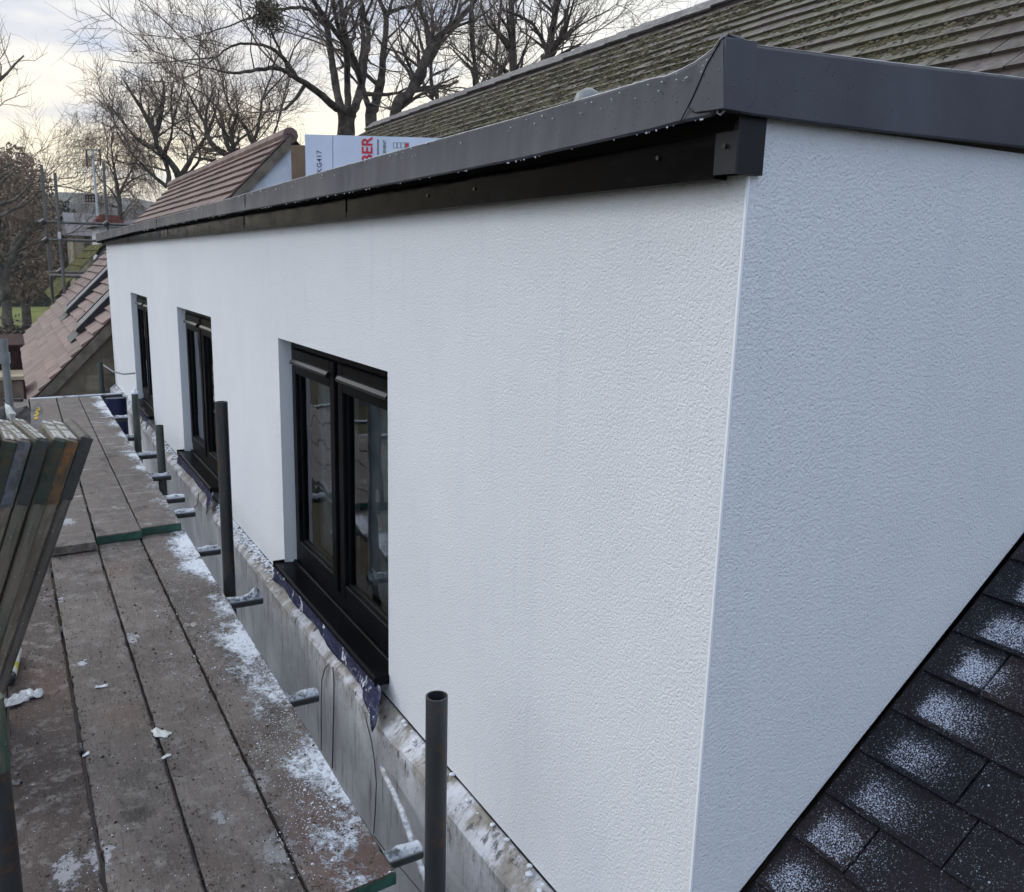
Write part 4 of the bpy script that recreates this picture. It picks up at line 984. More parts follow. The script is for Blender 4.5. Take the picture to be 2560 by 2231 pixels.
for i, (px, py, bnd, wd, lab) in enumerate(tops):
    T = ony(px, py, 2.90-.012*i)
    a = rr.uniform(-.05, .05)+(-.10 if i in (3, 4) else 0); Dv = D0*math.cos(a)+Wv*math.sin(a); W2 = Wv*math.cos(a)-D0*math.sin(a)
    L2 = Lv+W2*rr.uniform(-.004, .004)-np.array([.010*i, 0, 0]); L2 /= np.linalg.norm(L2)
    Dv = Dv-L2*np.dot(Dv, L2); Dv /= np.linalg.norm(Dv); W2 = W2-L2*np.dot(W2, L2)-Dv*np.dot(W2, Dv); W2 /= np.linalg.norm(W2)
    wt = .0375; wdp = .225
    base = T-W2*wt; ln = (base[2]+1.585)/L2[2]; O = base-L2*ln
    rm = Matrix(((W2[0], Dv[0], L2[0], 0), (W2[1], Dv[1], L2[1], 0), (W2[2], Dv[2], L2[2], 0), (0, 0, 0, 1)))
    r0 = root('scaffold_board', tuple(O), lab, 'scaffold board', 'scaffold boards leaning in a stack', rot=rm)
    q = MB(); c = .004
    q.cbox((0, 0, 0), (wt, wdp, ln-.002), .006 if i else .014); q.build('plank', MT[wd], r0)
    q = MB(); bl = .215
    q.box((.002, -.0018, ln-bl), (wt-.001, -.0003, ln-.008)); q.build('end_band', MT[bnd], r0)
    q = MB()
    if i: q.box((.004, .004, ln-.0016), (wt-.004, wdp-.004, ln+.0004)); q.build('nail_plate', MT['cap'], r0)
    for zz in (ln-.05, ln-.13, ln-.185): q = MB(); q.tube([(wt/2, -.0016, zz), (wt/2, -.0042, zz)], .0055, 10); q.build('rivet', MT[bnd], r0)
# dark green pole at the bottom-left picture edge
pq = ony(-22, 1790, 2.15); r0 = root('scaffold_pole', (pq[0], pq[1], -5), 'dark pole with green top at bottom left picture edge', 'scaffold pole'); q = MB(); q.tube([(pq[0], pq[1], -5), (pq[0], pq[1], pq[2]+.04)], .0265, 20); smooth_by_angle(q.build('tube', MT['tube'], r0), 50)
q = MB(); q.tube([(pq[0], pq[1], pq[2]-.14), (pq[0], pq[1], pq[2]+.045)], .0285, 20); smooth_by_angle(q.build('green_sleeve', MT['stack_green'], r0), 50)

# rubbish beyond the stack --------------------------------------------------
def sheet(name, pts, y, mat, label, cat, seed, thick=.004):
    P = [ony(a, b, y) for a, b in pts]; n = len(P); cen = sum(P)/n; rr = random.Random(seed); cen = cen+np.array([0, -.06, 0])
    P = [p+np.array([rr.uniform(-.01, .01), rr.uniform(-.05, .05), 0]) for p in P]
    V = [cen]+P; F_ = [(0, i+1, (i+1) % n+1) for i in range(n)]
    o = mesh(name, V, F_, mat); s = o.modifiers.new('s', 'SUBSURF'); s.levels = 2; s.render_levels = 2; s.subdivision_type = 'SIMPLE'
    t = bpy.data.textures.new(name+'_tex', 'CLOUDS'); t.noise_scale = .08; d_ = o.modifiers.new('d', 'DISPLACE'); d_.texture = t; d_.strength = .03
    s2 = o.modifiers.new('t', 'SOLIDIFY'); s2.thickness = thick
    return tag(o, label, cat)
sheet('dark_bag', [(26, 1012), (44, 1020), (70, 1013), (78, 1030), (72, 1066), (22, 1070), (12, 1050), (5, 1020)], 6.3, MT['grey_sheet'], 'crumpled grey sheet bag lying behind the board stack', 'bag', 4)
sheet('plastic_sheet', [(15, 1012), (28, 1018), (42, 1034), (25, 1058), (17, 1035)], 5.9, MT['label_white'], 'pale folded plastic offcut on the grey bag', 'plastic sheet', 8)
sheet('plastic_sheet', [(-20, 1020), (14, 1024), (22, 1062), (10, 1085), (-25, 1080)], 5.6, MT['black_sheet'], 'black plastic sheet at left picture edge behind the stack', 'plastic sheet', 9)
q = MB(); gl = [(84, 1075), (78, 1062), (77, 1035), (84, 1016), (95, 1007), (105, 1014), (108, 1035), (104, 1052), (98, 1072)]
P = [ony(a, b, 5.4+.5*(1075-b)/70) for a, b in gl]; n = len(P); q.add(P+[p+np.array([.0, .03, 0]) for p in P], [tuple(range(n)), tuple(reversed(range(n, 2*n)))]+[(i, i+n, (i+1) % n+n, (i+1) % n) for i in range(n)])
gr_ = root('work_glove', tuple(P[0]), 'grey rubber paddle with yellow paint smear standing on the far boards', 'paddle'); gr_.name = 'mixing_paddle'; q.build('blade', MT['glove'], gr_)
q = MB()
for k in range(26):
    t = k/25; a = 88+9*t+rr.uniform(-3, 3); b = 1050-30*t+rr.uniform(-2, 2); pp = ony(a, b, 5.4+.5*(1075-b)/70-.006); blob(q, pp, rr.uniform(.004, .009), .6)
q.build('yellow_smear', MT['yellow_paint'], gr_)
# sealant cartridge and crumpled tissue
A = np.array(onp(20, 1722, nn_, cn)); A = A+np.array([0, .0, .028]); dirv = np.array([.10, .995, .045]); dirv /= np.linalg.norm(dirv)
r0 = root('sealant_tube', tuple(A), 'sealant cartridge with yellow and white label lying by the stack foot', 'sealant tube')
q = MB(); q.tube([A, A+dirv*.01, A+dirv*.035], [.014, .024, .026], 18); smooth_by_angle(q.build('nozzle', MT['nozzle'], r0))
q = MB(); q.tube([A+dirv*.035, A+dirv*.075], .0262, 18); smooth_by_angle(q.build('sleeve', MT['label_white'], r0)); q = MB(); q.tube([A+dirv*.075, A+dirv*.12], .0263, 18); smooth_by_angle(q.build('label_band', MT['label_yellow'], r0))
q = MB(); q.tube([A+dirv*.12, A+dirv*.24], .0262, 18); smooth_by_angle(q.build('body', MT['label_white'], r0))
def crumple(name, pts, h, mat, label, cat, seed, n=26, m_=12):
    """strip of paper: centre line in pixels on the deck, width, folds"""
    rr = random.Random(seed); C0 = [np.array(onp(a, b, nn_, cn)) for a, b, w__ in pts]; V = []; F_ = []
    for i in range(n+1):
        t = i/n*(len(pts)-1); k = min(int(t), len(pts)-2); f = t-k; c = C0[k]*(1-f)+C0[k+1]*f; wd_ = pts[k][2]*(1-f)+pts[k+1][2]*f
        d = C0[k+1]-C0[k]; d /= np.linalg.norm(d); s_ = np.array([-d[1], d[0], 0])
        for j in range(m_+1):
            u = j/m_*2-1; z = h*(1-abs(u)**1.5)*(.55+.45*math.sin(i*.9+j*.7+seed))+h*.35*math.sin(j*2.1+i*.45)+rr.uniform(-.1, .1)*h
            V.append(c+s_*u*wd_*(1+.15*math.sin(i*1.3))+np.array([0, 0, max(.002, z+h*.3)]))
    for i in range(n):
        for j in range(m_): a = i*(m_+1)+j; F_.append((a, a+m_+1, a+m_+2, a+1))
    o = mesh(name, V, F_, mat, smooth=True); s = o.modifiers.new('t', 'SOLIDIFY'); s.thickness = .001
    return tag(o, label, cat)
crumple('tissue', [(12, 1770, .010), (26, 1766, .026), (48, 1752, .026), (66, 1744, .030), (84, 1743, .016), (96, 1742, .018), (108, 1738, .004)], .022, MT['tissue'], 'crumpled white tissue on the leftmost visible deck board', 'tissue', 2)
crumple('plaster_scrap', [(238, 1722, .003), (252, 1719, .008), (270, 1716, .003)], .008, MT['tissue'], 'small white scrap between board gaps, right of the tissue', 'scrap', 5, 8, 6)
crumple('plaster_scrap', [(208, 1895, .003), (215, 1889, .007), (224, 1884, .003)], .008, MT['tissue'], 'white crumb sitting on the leftmost board gap', 'scrap', 6, 8, 6)
crumple('plaster_scrap', [(405, 1900, .004), (415, 1892, .008), (428, 1888, .006)], .006, MT['label_white'], 'pale plaster flake on the wide board gap', 'scrap', 7, 8, 6)
crumple('plaster_scrap', [(385, 1825, .010), (400, 1835, .022), (425, 1840, .014)], .007, MT['label_white'], 'broad crumbly plaster patch on the wide board gap', 'scrap', 9, 12, 8)
crumple('plaster_scrap', [(26, 1960, .006), (42, 1958, .016), (54, 1960, .008)], .010, MT['grey_sheet'], 'tangle of grey shavings by the left board edge', 'scrap', 10, 10, 8)

# ------------------------------------------------------------------ trees
def tree(name, base, stems, label, seed, mats=('bark', 'twig'), twig_r=.0075, dens=1.0, blen=3.2, levels=3, droop=0.0, upb=.35, group='bare winter trees', fine=1.0):
    """stems: list of polylines [(x,y,z,r),...]"""
    rr = np.random.RandomState(seed); r0 = root(name, tuple(base), label, 'tree', group)
    T = []; K = []      # segments p0,p1,r0,r1
    SB = MB()
    def seg(lst, a, b, ra, rb): lst.append((*a, *b, ra, rb))
    def branch(p, d, L, r, lv):
        n = 4 if lv > 0 else 3; pts = [p]; dd = d.copy(); sl_ = L/n
        for i in range(n):
            dd = dd+rr.normal(0, .20, 3)+np.array([0, 0, (.10-droop*(1.6-lv*.4))*.6]); dd /= np.linalg.norm(dd); pts.append(pts[-1]+dd*sl_)
        for i in range(n):
            ra = r*(1-i/n*.62); rb = r*(1-(i+1)/n*.62); seg(T if ra > .045 else K, pts[i], pts[i+1], ra, rb)
        if lv > 0:
            m = int((3+lv*1.4)*dens*(1.6 if lv == 1 else 1)*fine)
            for _ in range(m):
                t = rr.uniform(.15, 1)*n; k = min(int(t), n-1); f = t-k; q_ = pts[k]*(1-f)+pts[k+1]*f; ax = pts[k+1]-pts[k]; ax = ax/np.linalg.norm(ax)
                s_ = rr.normal(0, 1, 3); s_ -= ax*np.dot(s_, ax); s_ /= np.linalg.norm(s_)
                ang = rr.uniform(.45, 1.1); nd = ax*math.cos(ang)+s_*math.sin(ang)+np.array([0, 0, upb*.3-droop*.5]); nd /= np.linalg.norm(nd)
                branch(q_, nd, L*rr.uniform(.42, .72), max(twig_r, r*(1-t/n*.6)*rr.uniform(.38, .6)), lv-1)
    for st in stems:
        P = [np.array(s[:3], float) for s in st]; Rr = [s[3] for s in st]
        # smooth, slightly knobbly continuous limb
        pp = [P[0]]; rp = [Rr[0]]
        for i in range(len(P)-1):
            k = 6; a_, b_, c_, d_ = P[max(i-1, 0)], P[i], P[i+1], P[min(i+2, len(P)-1)]; L_ = np.linalg.norm(c_-b_)
            for j in range(1, k+1):
                f1 = j/k; p1_ = .5*((2*b_)+(c_-a_)*f1+(2*a_-5*b_+4*c_-d_)*f1**2+(3*b_-a_-3*c_+d_)*f1**3)
                if j < k: p1_ = p1_+rr.normal(0, L_*.012, 3)
                pp.append(p1_); rp.append((Rr[i]+(Rr[i+1]-Rr[i])*f1)*(1+rr.uniform(-.06, .08)))
        SB.tube(pp, [q_*.62 for q_ in rp], 10)
        tip = pp[-1]-pp[-3]; tip /= np.linalg.norm(tip)
        if Rr[-1] < .2:
            for _ in range(2): branch(pp[-1], tip+rr.normal(0, .25, 3), blen*.9, max(twig_r*2, Rr[-1]*.9), levels-1)
        tot = sum(np.linalg.norm(P[i+1]-P[i]) for i in range(len(P)-1))
        m = int(tot*1.5*dens)
        for _ in range(m):
            t = rr.uniform(.12, 1)*(len(P)-1); k = min(int(t), len(P)-2); f = t-k; q_ = P[k]*(1-f)+P[k+1]*f; rad = Rr[k]*(1-f)+Rr[k+1]*f
            if rad > .30: continue
            ax = P[k+1]-P[k]; ax = ax/np.linalg.norm(ax); s_ = rr.normal(0, 1, 3); s_ -= ax*np.dot(s_, ax); s_ /= np.linalg.norm(s_); ang = rr.uniform(.5, 1.15)
            nd = ax*math.cos(ang)+s_*math.sin(ang)+np.array([0, 0, upb*.5]); nd /= np.linalg.norm(nd)
            branch(q_, nd, blen*rr.uniform(.55, 1.15), max(twig_r*2, rad*rr.uniform(.22, .42)), levels-1)
    def tubes(S, n, name_, mat):
        if not S: return
        S = np.array(S); a = S[:, 0:3]; b = S[:, 3:6]; ra = S[:, 6:7]; rb = S[:, 7:8]; d = b-a; d /= (np.linalg.norm(d, axis=1, keepdims=True)+1e-9)
        ref = np.where(np.abs(d[:, 2:3]) > .9, np.array([[1., 0, 0]]), np.array([[0, 0, 1.]])); u = np.cross(d, ref); u /= np.linalg.norm(u, axis=1, keepdims=True); v = np.cross(d, u)
        N = len(S); V = np.zeros((N, 2*n, 3))
        for k in range(n):
            t = 2*math.pi*k/n; w__ = u*math.cos(t)+v*math.sin(t); V[:, k] = a+w__*ra; V[:, n+k] = b+w__*rb
        idx = np.arange(N)[:, None]*2*n; Fs = []
        for k in range(n): k2 = (k+1) % n; Fs.append(np.concatenate([idx+k, idx+k2, idx+n+k2, idx+n+k], axis=1))
        Fa = np.stack(Fs, 1).reshape(-1, 4); Vv = V.reshape(-1, 3)-BASE[r0]
        me = bpy.data.meshes.new(name_); me.vertices.add(len(Vv)); me.vertices.foreach_set('co', Vv.ravel())
        me.loops.add(len(Fa)*4); me.loops.foreach_set('vertex_index', Fa.ravel().astype(np.int32)); me.polygons.add(len(Fa)); me.polygons.foreach_set('loop_start', np.arange(len(Fa), dtype=np.int32)*4)
        me.update(calc_edges=True); me.validate(); me.materials.append(mat); o = bpy.data.objects.new(name_, me); C.collection.objects.link(o); o.parent = r0
        me.polygons.foreach_set('use_smooth', [True]*len(me.polygons))
    for s_ in T: SB.tube([s_[0:3], s_[3:6]], [s_[6], s_[7]], 6, cap=False)
    SB.build('trunk', MT[mats[0]], r0, smooth=True); tubes(K, 3, 'crown', MT[mats[1]]); return r0
def pl2(pts, y, rs, off=(500, 0), sc=.3891, dy=None):
    o = []
    for i, (a, b) in enumerate(pts):
        yy = y+(dy[i] if dy else 0); p = ony(off[0]+a*sc, off[1]+b*sc, yy); o.append((*p, rs[0]+(rs[1]-rs[0])*i/(len(pts)-1)))
    return o
y = 30
g = ony(866, 335, y); b0 = (g[0], y, -5)
S = [[(*b0, .62), (g[0], y, 0, .55), *pl2([(940, 850), (945, 730)], y, (.50, .52))],
     pl2([(915, 740), (885, 620), (850, 400), (820, 200), (800, 130), (730, 0), (600, -260)], y, (.26, .08), dy=[0, .5, 1, 1, 1, 0, 0]),
     pl2([(950, 740), (945, 500), (935, 280), (895, 200), (855, 0), (860, -320)], y, (.20, .07), dy=[0, 0, -1, -1, -2, -2]),
     pl2([(975, 730), (1035, 560), (1060, 380), (1080, 200), (1035, 0), (1050, -330)], y, (.26, .08), dy=[0, 1, 1, 2, 2, 2]),
     pl2([(1040, 540), (1000, 400), (945, 290)], y, (.16, .12), dy=[1, 0, -1]),
     pl2([(880, 700), (740, 580), (600, 490), (480, 440), (250, 470), (60, 440)], y, (.21, .03), dy=[0, -1, -2, -2, -3, -3]),
     pl2([(620, 500), (540, 380), (430, 300), (230, 290), (100, 370)], y-2, (.13, .03)),
     pl2([(800, 140), (700, 60), (520, 60), (330, 120), (60, 210)], y, (.12, .02), dy=[0, 0, -1, -2, -2]),
     pl2([(560, 440), (430, 150), (330, -60)], y-2, (.08, .03)),
     pl2([(890, 250), (990, 250), (990, 180)], y, (.09, .05))]
t1 = tree('bare_tree', b0, S, 'big bare tree with thick multiple stems rising above the carton', 1, dens=.85, blen=3.4)
q = MB(); rr = random.Random(1); c_ = ony(668, 38, 28)
for k in range(420):
    v = np.array([rr.gauss(0, 1) for _ in range(3)]); v /= np.linalg.norm(v); a = c_+v*rr.uniform(0, .55); q.tube([a, a+np.array([rr.uniform(-.25, .25) for _ in range(3)])], .016, 3, cap=False)
q.build('mistletoe', MT['ivy'], t1)
g = ony(928, 320, 33); b0 = (g[0], 33, -5)
tree('bare_tree', b0, [[(*b0, .45), (g[0], 33, 0, .42), *pl2([(1100, 810), (1105, 700)], 33, (.38, .36))], pl2([(1115, 710), (1155, 560), (1180, 330), (1195, 120), (1145, -30), (1100, -340)], 33, (.30, .08)), pl2([(1095, 710), (1060, 620), (1040, 540)], 33, (.2, .16)), pl2([(1195, 90), (1300, 50), (1390, 20), (1500, -150)], 33, (.14, .04)), pl2([(1110, 640), (1150, 500), (1230, 300), (1310, 190)], 34, (.10, .03))],
     'bare tree with single thick stem just right of the biggest one', 2, dens=1.0, blen=3.0)
g = ony(990, 292, 27); b0 = (g[0]-.5, 27, -5)
tree('bare_tree', b0, [[(*b0, .34), (g[0]-.3, 27, 0, .32), *pl2([(1250, 760), (1340, 610), (1430, 430), (1490, 290), (1620, 160), (1750, 30), (1900, -200)], 27, (.30, .08))], pl2([(1480, 300), (1460, 170), (1400, 0), (1380, -200)], 27, (.13, .05)), pl2([(1420, 440), (1300, 350), (1180, 300), (1100, 190)], 27, (.07, .03)), pl2([(1740, 40), (1740, 200), (1790, 560)], 27, (.05, .10))],
     'leaning bare tree slanting up to the right behind the roof ridge', 3, dens=1.0, blen=2.7)
O2 = (1000, 0)
for i, (pts, r_0, r_1, yy, lab) in enumerate([
    ([(728, 640), (725, 490), (722, 200), (714, 0), (700, -250)], .24, .16, 31, 'straight thick bare tree trunk standing behind the ridge'),
    ([(930, 560), (945, 400), (970, 240), (1005, 0), (1020, -300)], .32, .12, 29, 'bare tree farthest right with dark bent trunk'),
    ([(500, 700), (480, 560), (475, 350), (462, 50), (440, -200)], .15, .09, 33, 'slim pale bare tree left of the straight trunk'),
    ([(620, 640), (610, 500), (635, 180), (650, 0), (660, -200)], .14, .08, 35, 'slim dark bare tree touching the straight trunk'),
    ([(240, 760), (210, 600), (180, 300), (160, 150), (105, 0), (60, -200)], .14, .07, 34, 'thin pale bare tree crossing behind the leaning one')]):
    s0 = pl2(pts, yy, (r_0, r_1), off=O2); b0 = (s0[0][0], yy, -5)
    tree('bare_tree', b0, [[(*b0, r_0*1.3), *s0]]+([pl2([(975, 330), (1060, 250), (1150, 170), (1300, 90), (1390, 30)], yy, (.10, .02), off=O2), pl2([(985, 200), (1060, 110), (1100, -60)], yy, (.10, .04), off=O2), pl2([(960, 340), (1100, 300), (1230, 310)], yy, (.06, .02), off=O2)] if i == 1 else []), lab, 10+i, dens=[.8, 1.1, .9, .9, .9][i], blen=[2.6, 2.6, 2.4, 2.4, 2.6][i])
O1 = (0, 0)
y = 38; g = ony(450, 470, y); b0 = (g[0], y, -5)
tree('bare_tree', b0, [[(*b0, .42), *pl2([(1460, 1600), (1440, 1440)], y, (.36, .30), off=O1, sc=.3125)], pl2([(1440, 1440), (1400, 1350), (1320, 1250), (1260, 1170), (1240, 1070)], y, (.26, .12), off=O1, sc=.3125), pl2([(1345, 1490), (1350, 1400), (1320, 1250), (1370, 1100), (1380, 980)], y, (.18, .05), off=O1, sc=.3125), pl2([(1440, 1430), (1490, 1340), (1560, 1220), (1650, 1090)], y, (.22, .08), off=O1, sc=.3125), pl2([(1500, 1400), (1600, 1260), (1560, 1120)], y, (.1, .05), off=O1, sc=.3125), pl2([(1260, 1180), (1180, 1180), (1080, 1100), (1020, 1030)], y, (.10, .03), off=O1, sc=.3125), pl2([(1340, 1500), (1230, 1410), (1150, 1330), (1060, 1240)], y, (.14, .04), off=O1, sc=.3125)],
     'pollarded bare tree with forked limbs above the pinkish roof ridge', 30, mats=('bark_grey', 'twig'), dens=1.4, blen=2.3)
y = 36; g = ony(610, 420, y); b0 = (g[0], y, -5)
tree('bare_tree', b0, [[(*b0, .4), *pl2([(1960, 1400), (1860, 1260)], y, (.34, .26), off=O1, sc=.3125)], pl2([(1860, 1260), (1700, 1160), (1640, 1000), (1560, 850), (1480, 700)], y, (.2, .03), off=O1, sc=.3125), pl2([(1870, 1270), (1800, 1100), (1760, 900), (1640, 760)], y, (.18, .04), off=O1, sc=.3125), pl2([(2040, 1180), (1960, 1020), (1850, 880), (1800, 760)], y, (.16, .04), off=O1, sc=.3125), pl2([(1960, 1300), (2060, 1050), (2100, 800)], y, (.16, .05), off=O1, sc=.3125), pl2([(1960, 1350), (2150, 1150), (2230, 950)], y, (.12, .05), off=O1, sc=.3125)],
     'wide dense bare tree with arching twigs just left of the biggest tree', 31, mats=('bark_grey', 'twig_red'), dens=1.35, blen=2.7, upb=.15)
y = 44; g = ony(300, 560, y); b0 = (g[0], y, -5)
tree('weeping_tree', b0, [[(*b0, .22), *pl2([(960, 1700), (940, 1500), (910, 1330), (890, 1180)], y, (.16, .04), off=O1, sc=.3125)], pl2([(950, 1560), (1080, 1300), (1150, 1180)], y, (.08, .03), off=O1, sc=.3125), pl2([(930, 1450), (870, 1300), (860, 1160)], y, (.06, .02), off=O1, sc=.3125)],
     'small weeping bare tree right of the television aerial', 32, mats=('bark_grey', 'twig_red'), dens=1.5, blen=2.2, droop=.45)
y = 48; b0 = (ony(5, 700, y)[0], y, -5)
tree('bare_tree', b0, [[(*b0, .5), (b0[0]+.1, y, -2.5, .36), *pl2([(50, 1560), (60, 1300), (130, 1120)], y, (.30, .18), off=(0, 360), sc=.2456)], pl2([(60, 1560), (-60, 1000), (-120, 500), (-100, 0), (-60, -500)], y, (.3, .10), off=(0, 360), sc=.2456), pl2([(20, 1150), (200, 1080), (450, 980), (620, 940)], y, (.14, .03), off=(0, 360), sc=.2456), pl2([(0, 620), (160, 560), (300, 430), (420, 370)], y-3, (.12, .03), off=(0, 360), sc=.2456), pl2([(-20, 740), (250, 620), (420, 480), (560, 430)], y-3, (.12, .03), off=(0, 360), sc=.2456), pl2([(0, 400), (150, 280), (250, 230)], y-4, (.08, .02), off=(0, 360), sc=.2456), pl2([(600, 640), (760, 530), (880, 520)], y, (.03, .02), off=(0, 360), sc=.2456), pl2([(450, 980), (700, 560), (960, 300)], y, (.04, .015), off=(0, 360), sc=.2456)],
     'large spreading bare tree filling the left picture edge', 33, mats=('bark_grey', 'twig_red'), dens=1.0, blen=2.8)
y = 26; b0 = (-3.2, y, -5)
tree('bare_tree', b0, [[(*b0, .3), (-3.0, y, 0, .24), (-2.6, y, 3, .18), (-2.1, y, 6, .10), (-1.6, y, 9, .05)]], 'bare tree outside left edge, only twig tips showing top left', 34, mats=('bark_grey', 'twig'), dens=.5, blen=2.6)
# leafy masses ---------------------------------------------------------------
def leaves(name, ells, n, size, mat, seed, parent=None):
    rr = np.random.RandomState(seed); V = []; tot = sum(e[3]*e[4]*e[5] for e in ells)
    for e in ells:
        k = int(n*e[3]*e[4]*e[5]/tot); u = rr.normal(0, 1, (k, 3)); u /= np.linalg.norm(u, axis=1, keepdims=True); r_ = rr.uniform(.45, 1.06, (k, 1)); V.append(np.array(e[:3])+u*r_*np.array(e[3:6]))
    P = np.concatenate(V); k = len(P); a = rr.normal(0, 1, (k, 3)); a /= np.linalg.norm(a, axis=1, keepdims=True); b = np.cross(a, rr.normal(0, 1, (k, 3))); b /= np.linalg.norm(b, axis=1, keepdims=True); s = size*rr.uniform(.5, 1.4, (k, 1))
    Q = np.stack([P-a*s, P-b*s*.55, P+a*s, P+b*s*.55], 1).reshape(-1, 3); Fa = np.arange(k*4).reshape(-1, 4)
    return mesh(name, Q, Fa, mat, parent)
def bush(name, ells, n, size, mat, label, cat, seed, group=None):
    e = ells[0]; r0 = root(name, (e[0], e[1], -5), label, cat, group); leaves('crown', ells, n, size, MT[mat], seed, r0)
    q = MB(); q.tube([(e[0], e[1], -5), (e[0]+.1, e[1], e[2])], [.3, .12], 8); q.build('trunk', MT['bark'], r0); return r0
pt = lambda px, py, y: tuple(ony(px, py, y))
a = pt(45, 565, 62); bush('russet_tree', [(*a, 2.4, 2.2, 4.6), (a[0]-1.2, a[1], a[2]+.5, 2.0, 2, 4)], 26000, .12, 'brown_leaf', 'dense brown-leaved rounded tree behind the scaffold uprights at left', 'tree', 40)
a = pt(160, 590, 75); bush('evergreen_tree', [(*a, 1.2, 1.2, 2.6), (a[0]+.2, a[1], a[2]-3, 1.6, 1.5, 2.6)], 6000, .14, 'hedge_leaf', 'small dark evergreen tree right of the scaffold uprights', 'tree', 41)
a = pt(70, 690, 98.5); bush('copper_shrub', [(*a, 3.8, 2, 2.2), (a[0]-2.6, a[1], a[2]-.3, 2.8, 2, 2.2)], 9000, .11, 'brown_leaf', 'copper brown shrub standing above the far clipped hedge', 'shrub', 42)
a = pt(95, 765, 28); bush('twiggy_shrub', [(a[0]-.9, a[1], a[2]-1.2, 1.0, .8, 1.0)], 1600, .05, 'twig', 'low twiggy shrub in front of the nearer hedge', 'shrub', 44)
def hedge(x0, x1, y0, y1, z1, label, seed, n, size):
    r0 = root('hedge', ((x0+x1)/2, (y0+y1)/2, -5), label, 'hedge', 'clipped garden hedges'); rr = np.random.RandomState(seed)
    P = np.stack([rr.uniform(x0, x1, n), rr.uniform(y0, y0+.6, n), rr.uniform(-5, z1, n)], 1); T_ = rr.rand(n) < .5; P[T_, 2] = z1+rr.normal(0, .06, T_.sum()); P[T_, 1] = rr.uniform(y0, y1, T_.sum())
    a = rr.normal(0, 1, (n, 3)); a /= np.linalg.norm(a, axis=1, keepdims=True); b = np.cross(a, rr.normal(0, 1, (n, 3))); b /= np.linalg.norm(b, axis=1, keepdims=True); s = size*rr.uniform(.5, 1.4, (n, 1))
    mesh('foliage', np.stack([P-a*s, P-b*s*.6, P+a*s, P+b*s*.6], 1).reshape(-1, 3), np.arange(n*4).reshape(-1, 4), MT['hedge_leaf'], r0)
    q = MB(); q.box((x0+.1, y0+.15, -5), (x1-.1, y1-.1, z1-.12)); q.build('stems', MT['hedge_leaf'], r0)
hedge(-6, 9, 97, 99, -3.1, 'far clipped hedge beyond the lawn', 50, 9000, .22)
hedge(-4, 4.5, 38, 40, -2.95, 'nearer dark clipped hedge in front of the lawn', 51, 9000, .10)
# far wood belt as one mass
rr = np.random.RandomState(77); el = []
for i in range(60):
    x = rr.uniform(-30, 110); yy = rr.uniform(120, 160); h = rr.uniform(3, 6.5); el.append((x, yy, -5+h*.75, rr.uniform(3, 6), 3, h))
tag(leaves('distant_wood', el, 60000, .42, MT['twig_red'], 78), 'hazy brown belt of far woodland below the sky', 'woodland', kind='stuff')

# ------------------------------------------------------------------ far houses, chimney, aerial, scaffold tower
# white house with red-brown chimney and aerial
yy = 38; A = pt(243, 563, yy); B = pt(330, 563, yy)
wh = root('white_house', (A[0]+1.5, yy+2, -5), 'pale rendered house with broad brick chimney behind the dormer end', 'house')
q = MB(); q.box((A[0]+.05, yy, -5), (A[0]+3.2, yy+3.5, A[2]-.05)); q.build('wall', MT['far_white'], wh)
ca = pt(238, 536, yy); cb = pt(302, 562, yy); q = MB(); q.box((ca[0], yy-.1, cb[2]-.02), (cb[0]+.1, yy+1.2, ca[2]-.18)); q.box((ca[0]+.1, yy, ca[2]-.175), (cb[0], yy+1.1, ca[2])); chim = q.build('chimney', MT['brick_red'], wh)
q = MB(); q.add([(A[0]-.2, yy-.2, A[2]-.06), (A[0]+3.4, yy-.2, A[2]-.06), (A[0]+3.4, yy+3.6, A[2]-.06), (A[0]-.2, yy+3.6, A[2]-.06), (A[0]+1.6, yy+.6, A[2]+.35), (A[0]+1.6, yy+2.6, A[2]+.35)], [(0,1,4),(1,2,5,4),(2,3,5),(3,0,4,5)]); q.build('roof', MT['far_slate'], wh)
a0_ = ony(244, 540, 37.5); a1_ = ony(231, 378, 37.5)
ar = root('tv_aerial', tuple(a0_), 'tall television aerial on a pale mast strapped to the brick chimney', 'aerial')
q = MB(); q.tube([a0_, a1_], .045, 8); q.build('mast', MT['far_white'], ar)
q = MB(); 
def L_(p, q_, r=.02): q.tube([ony(*p, 37.5), ony(*q_, 37.5)], r, 5)
L_((215, 374), (250, 376), .022); L_((232, 384), (228, 372), .02); L_((231, 396), (231, 388), .06)
for k in range(6): L_((216+6*k, 372), (217+6*k, 380), .012)
q.build('boom', MT['galv'], ar)
q = MB(); L_((215, 374), (217, 398), .035); L_((217, 398), (218, 415), .03); q.build('reflector', MT['tube'], ar); q = MB(); L_((249, 375), (251, 398), .035); L_((251, 398), (251, 416), .03); q.build('reflector', MT['tube'], ar)
q = MB()
for k in range(4): L_((214+7*k, 487), (215+7*k, 504), .025)
for k in range(3): L_((213, 488+8*k), (238, 489+8*k), .02)
q.build('lower_array', MT['brick_dark'], ar)
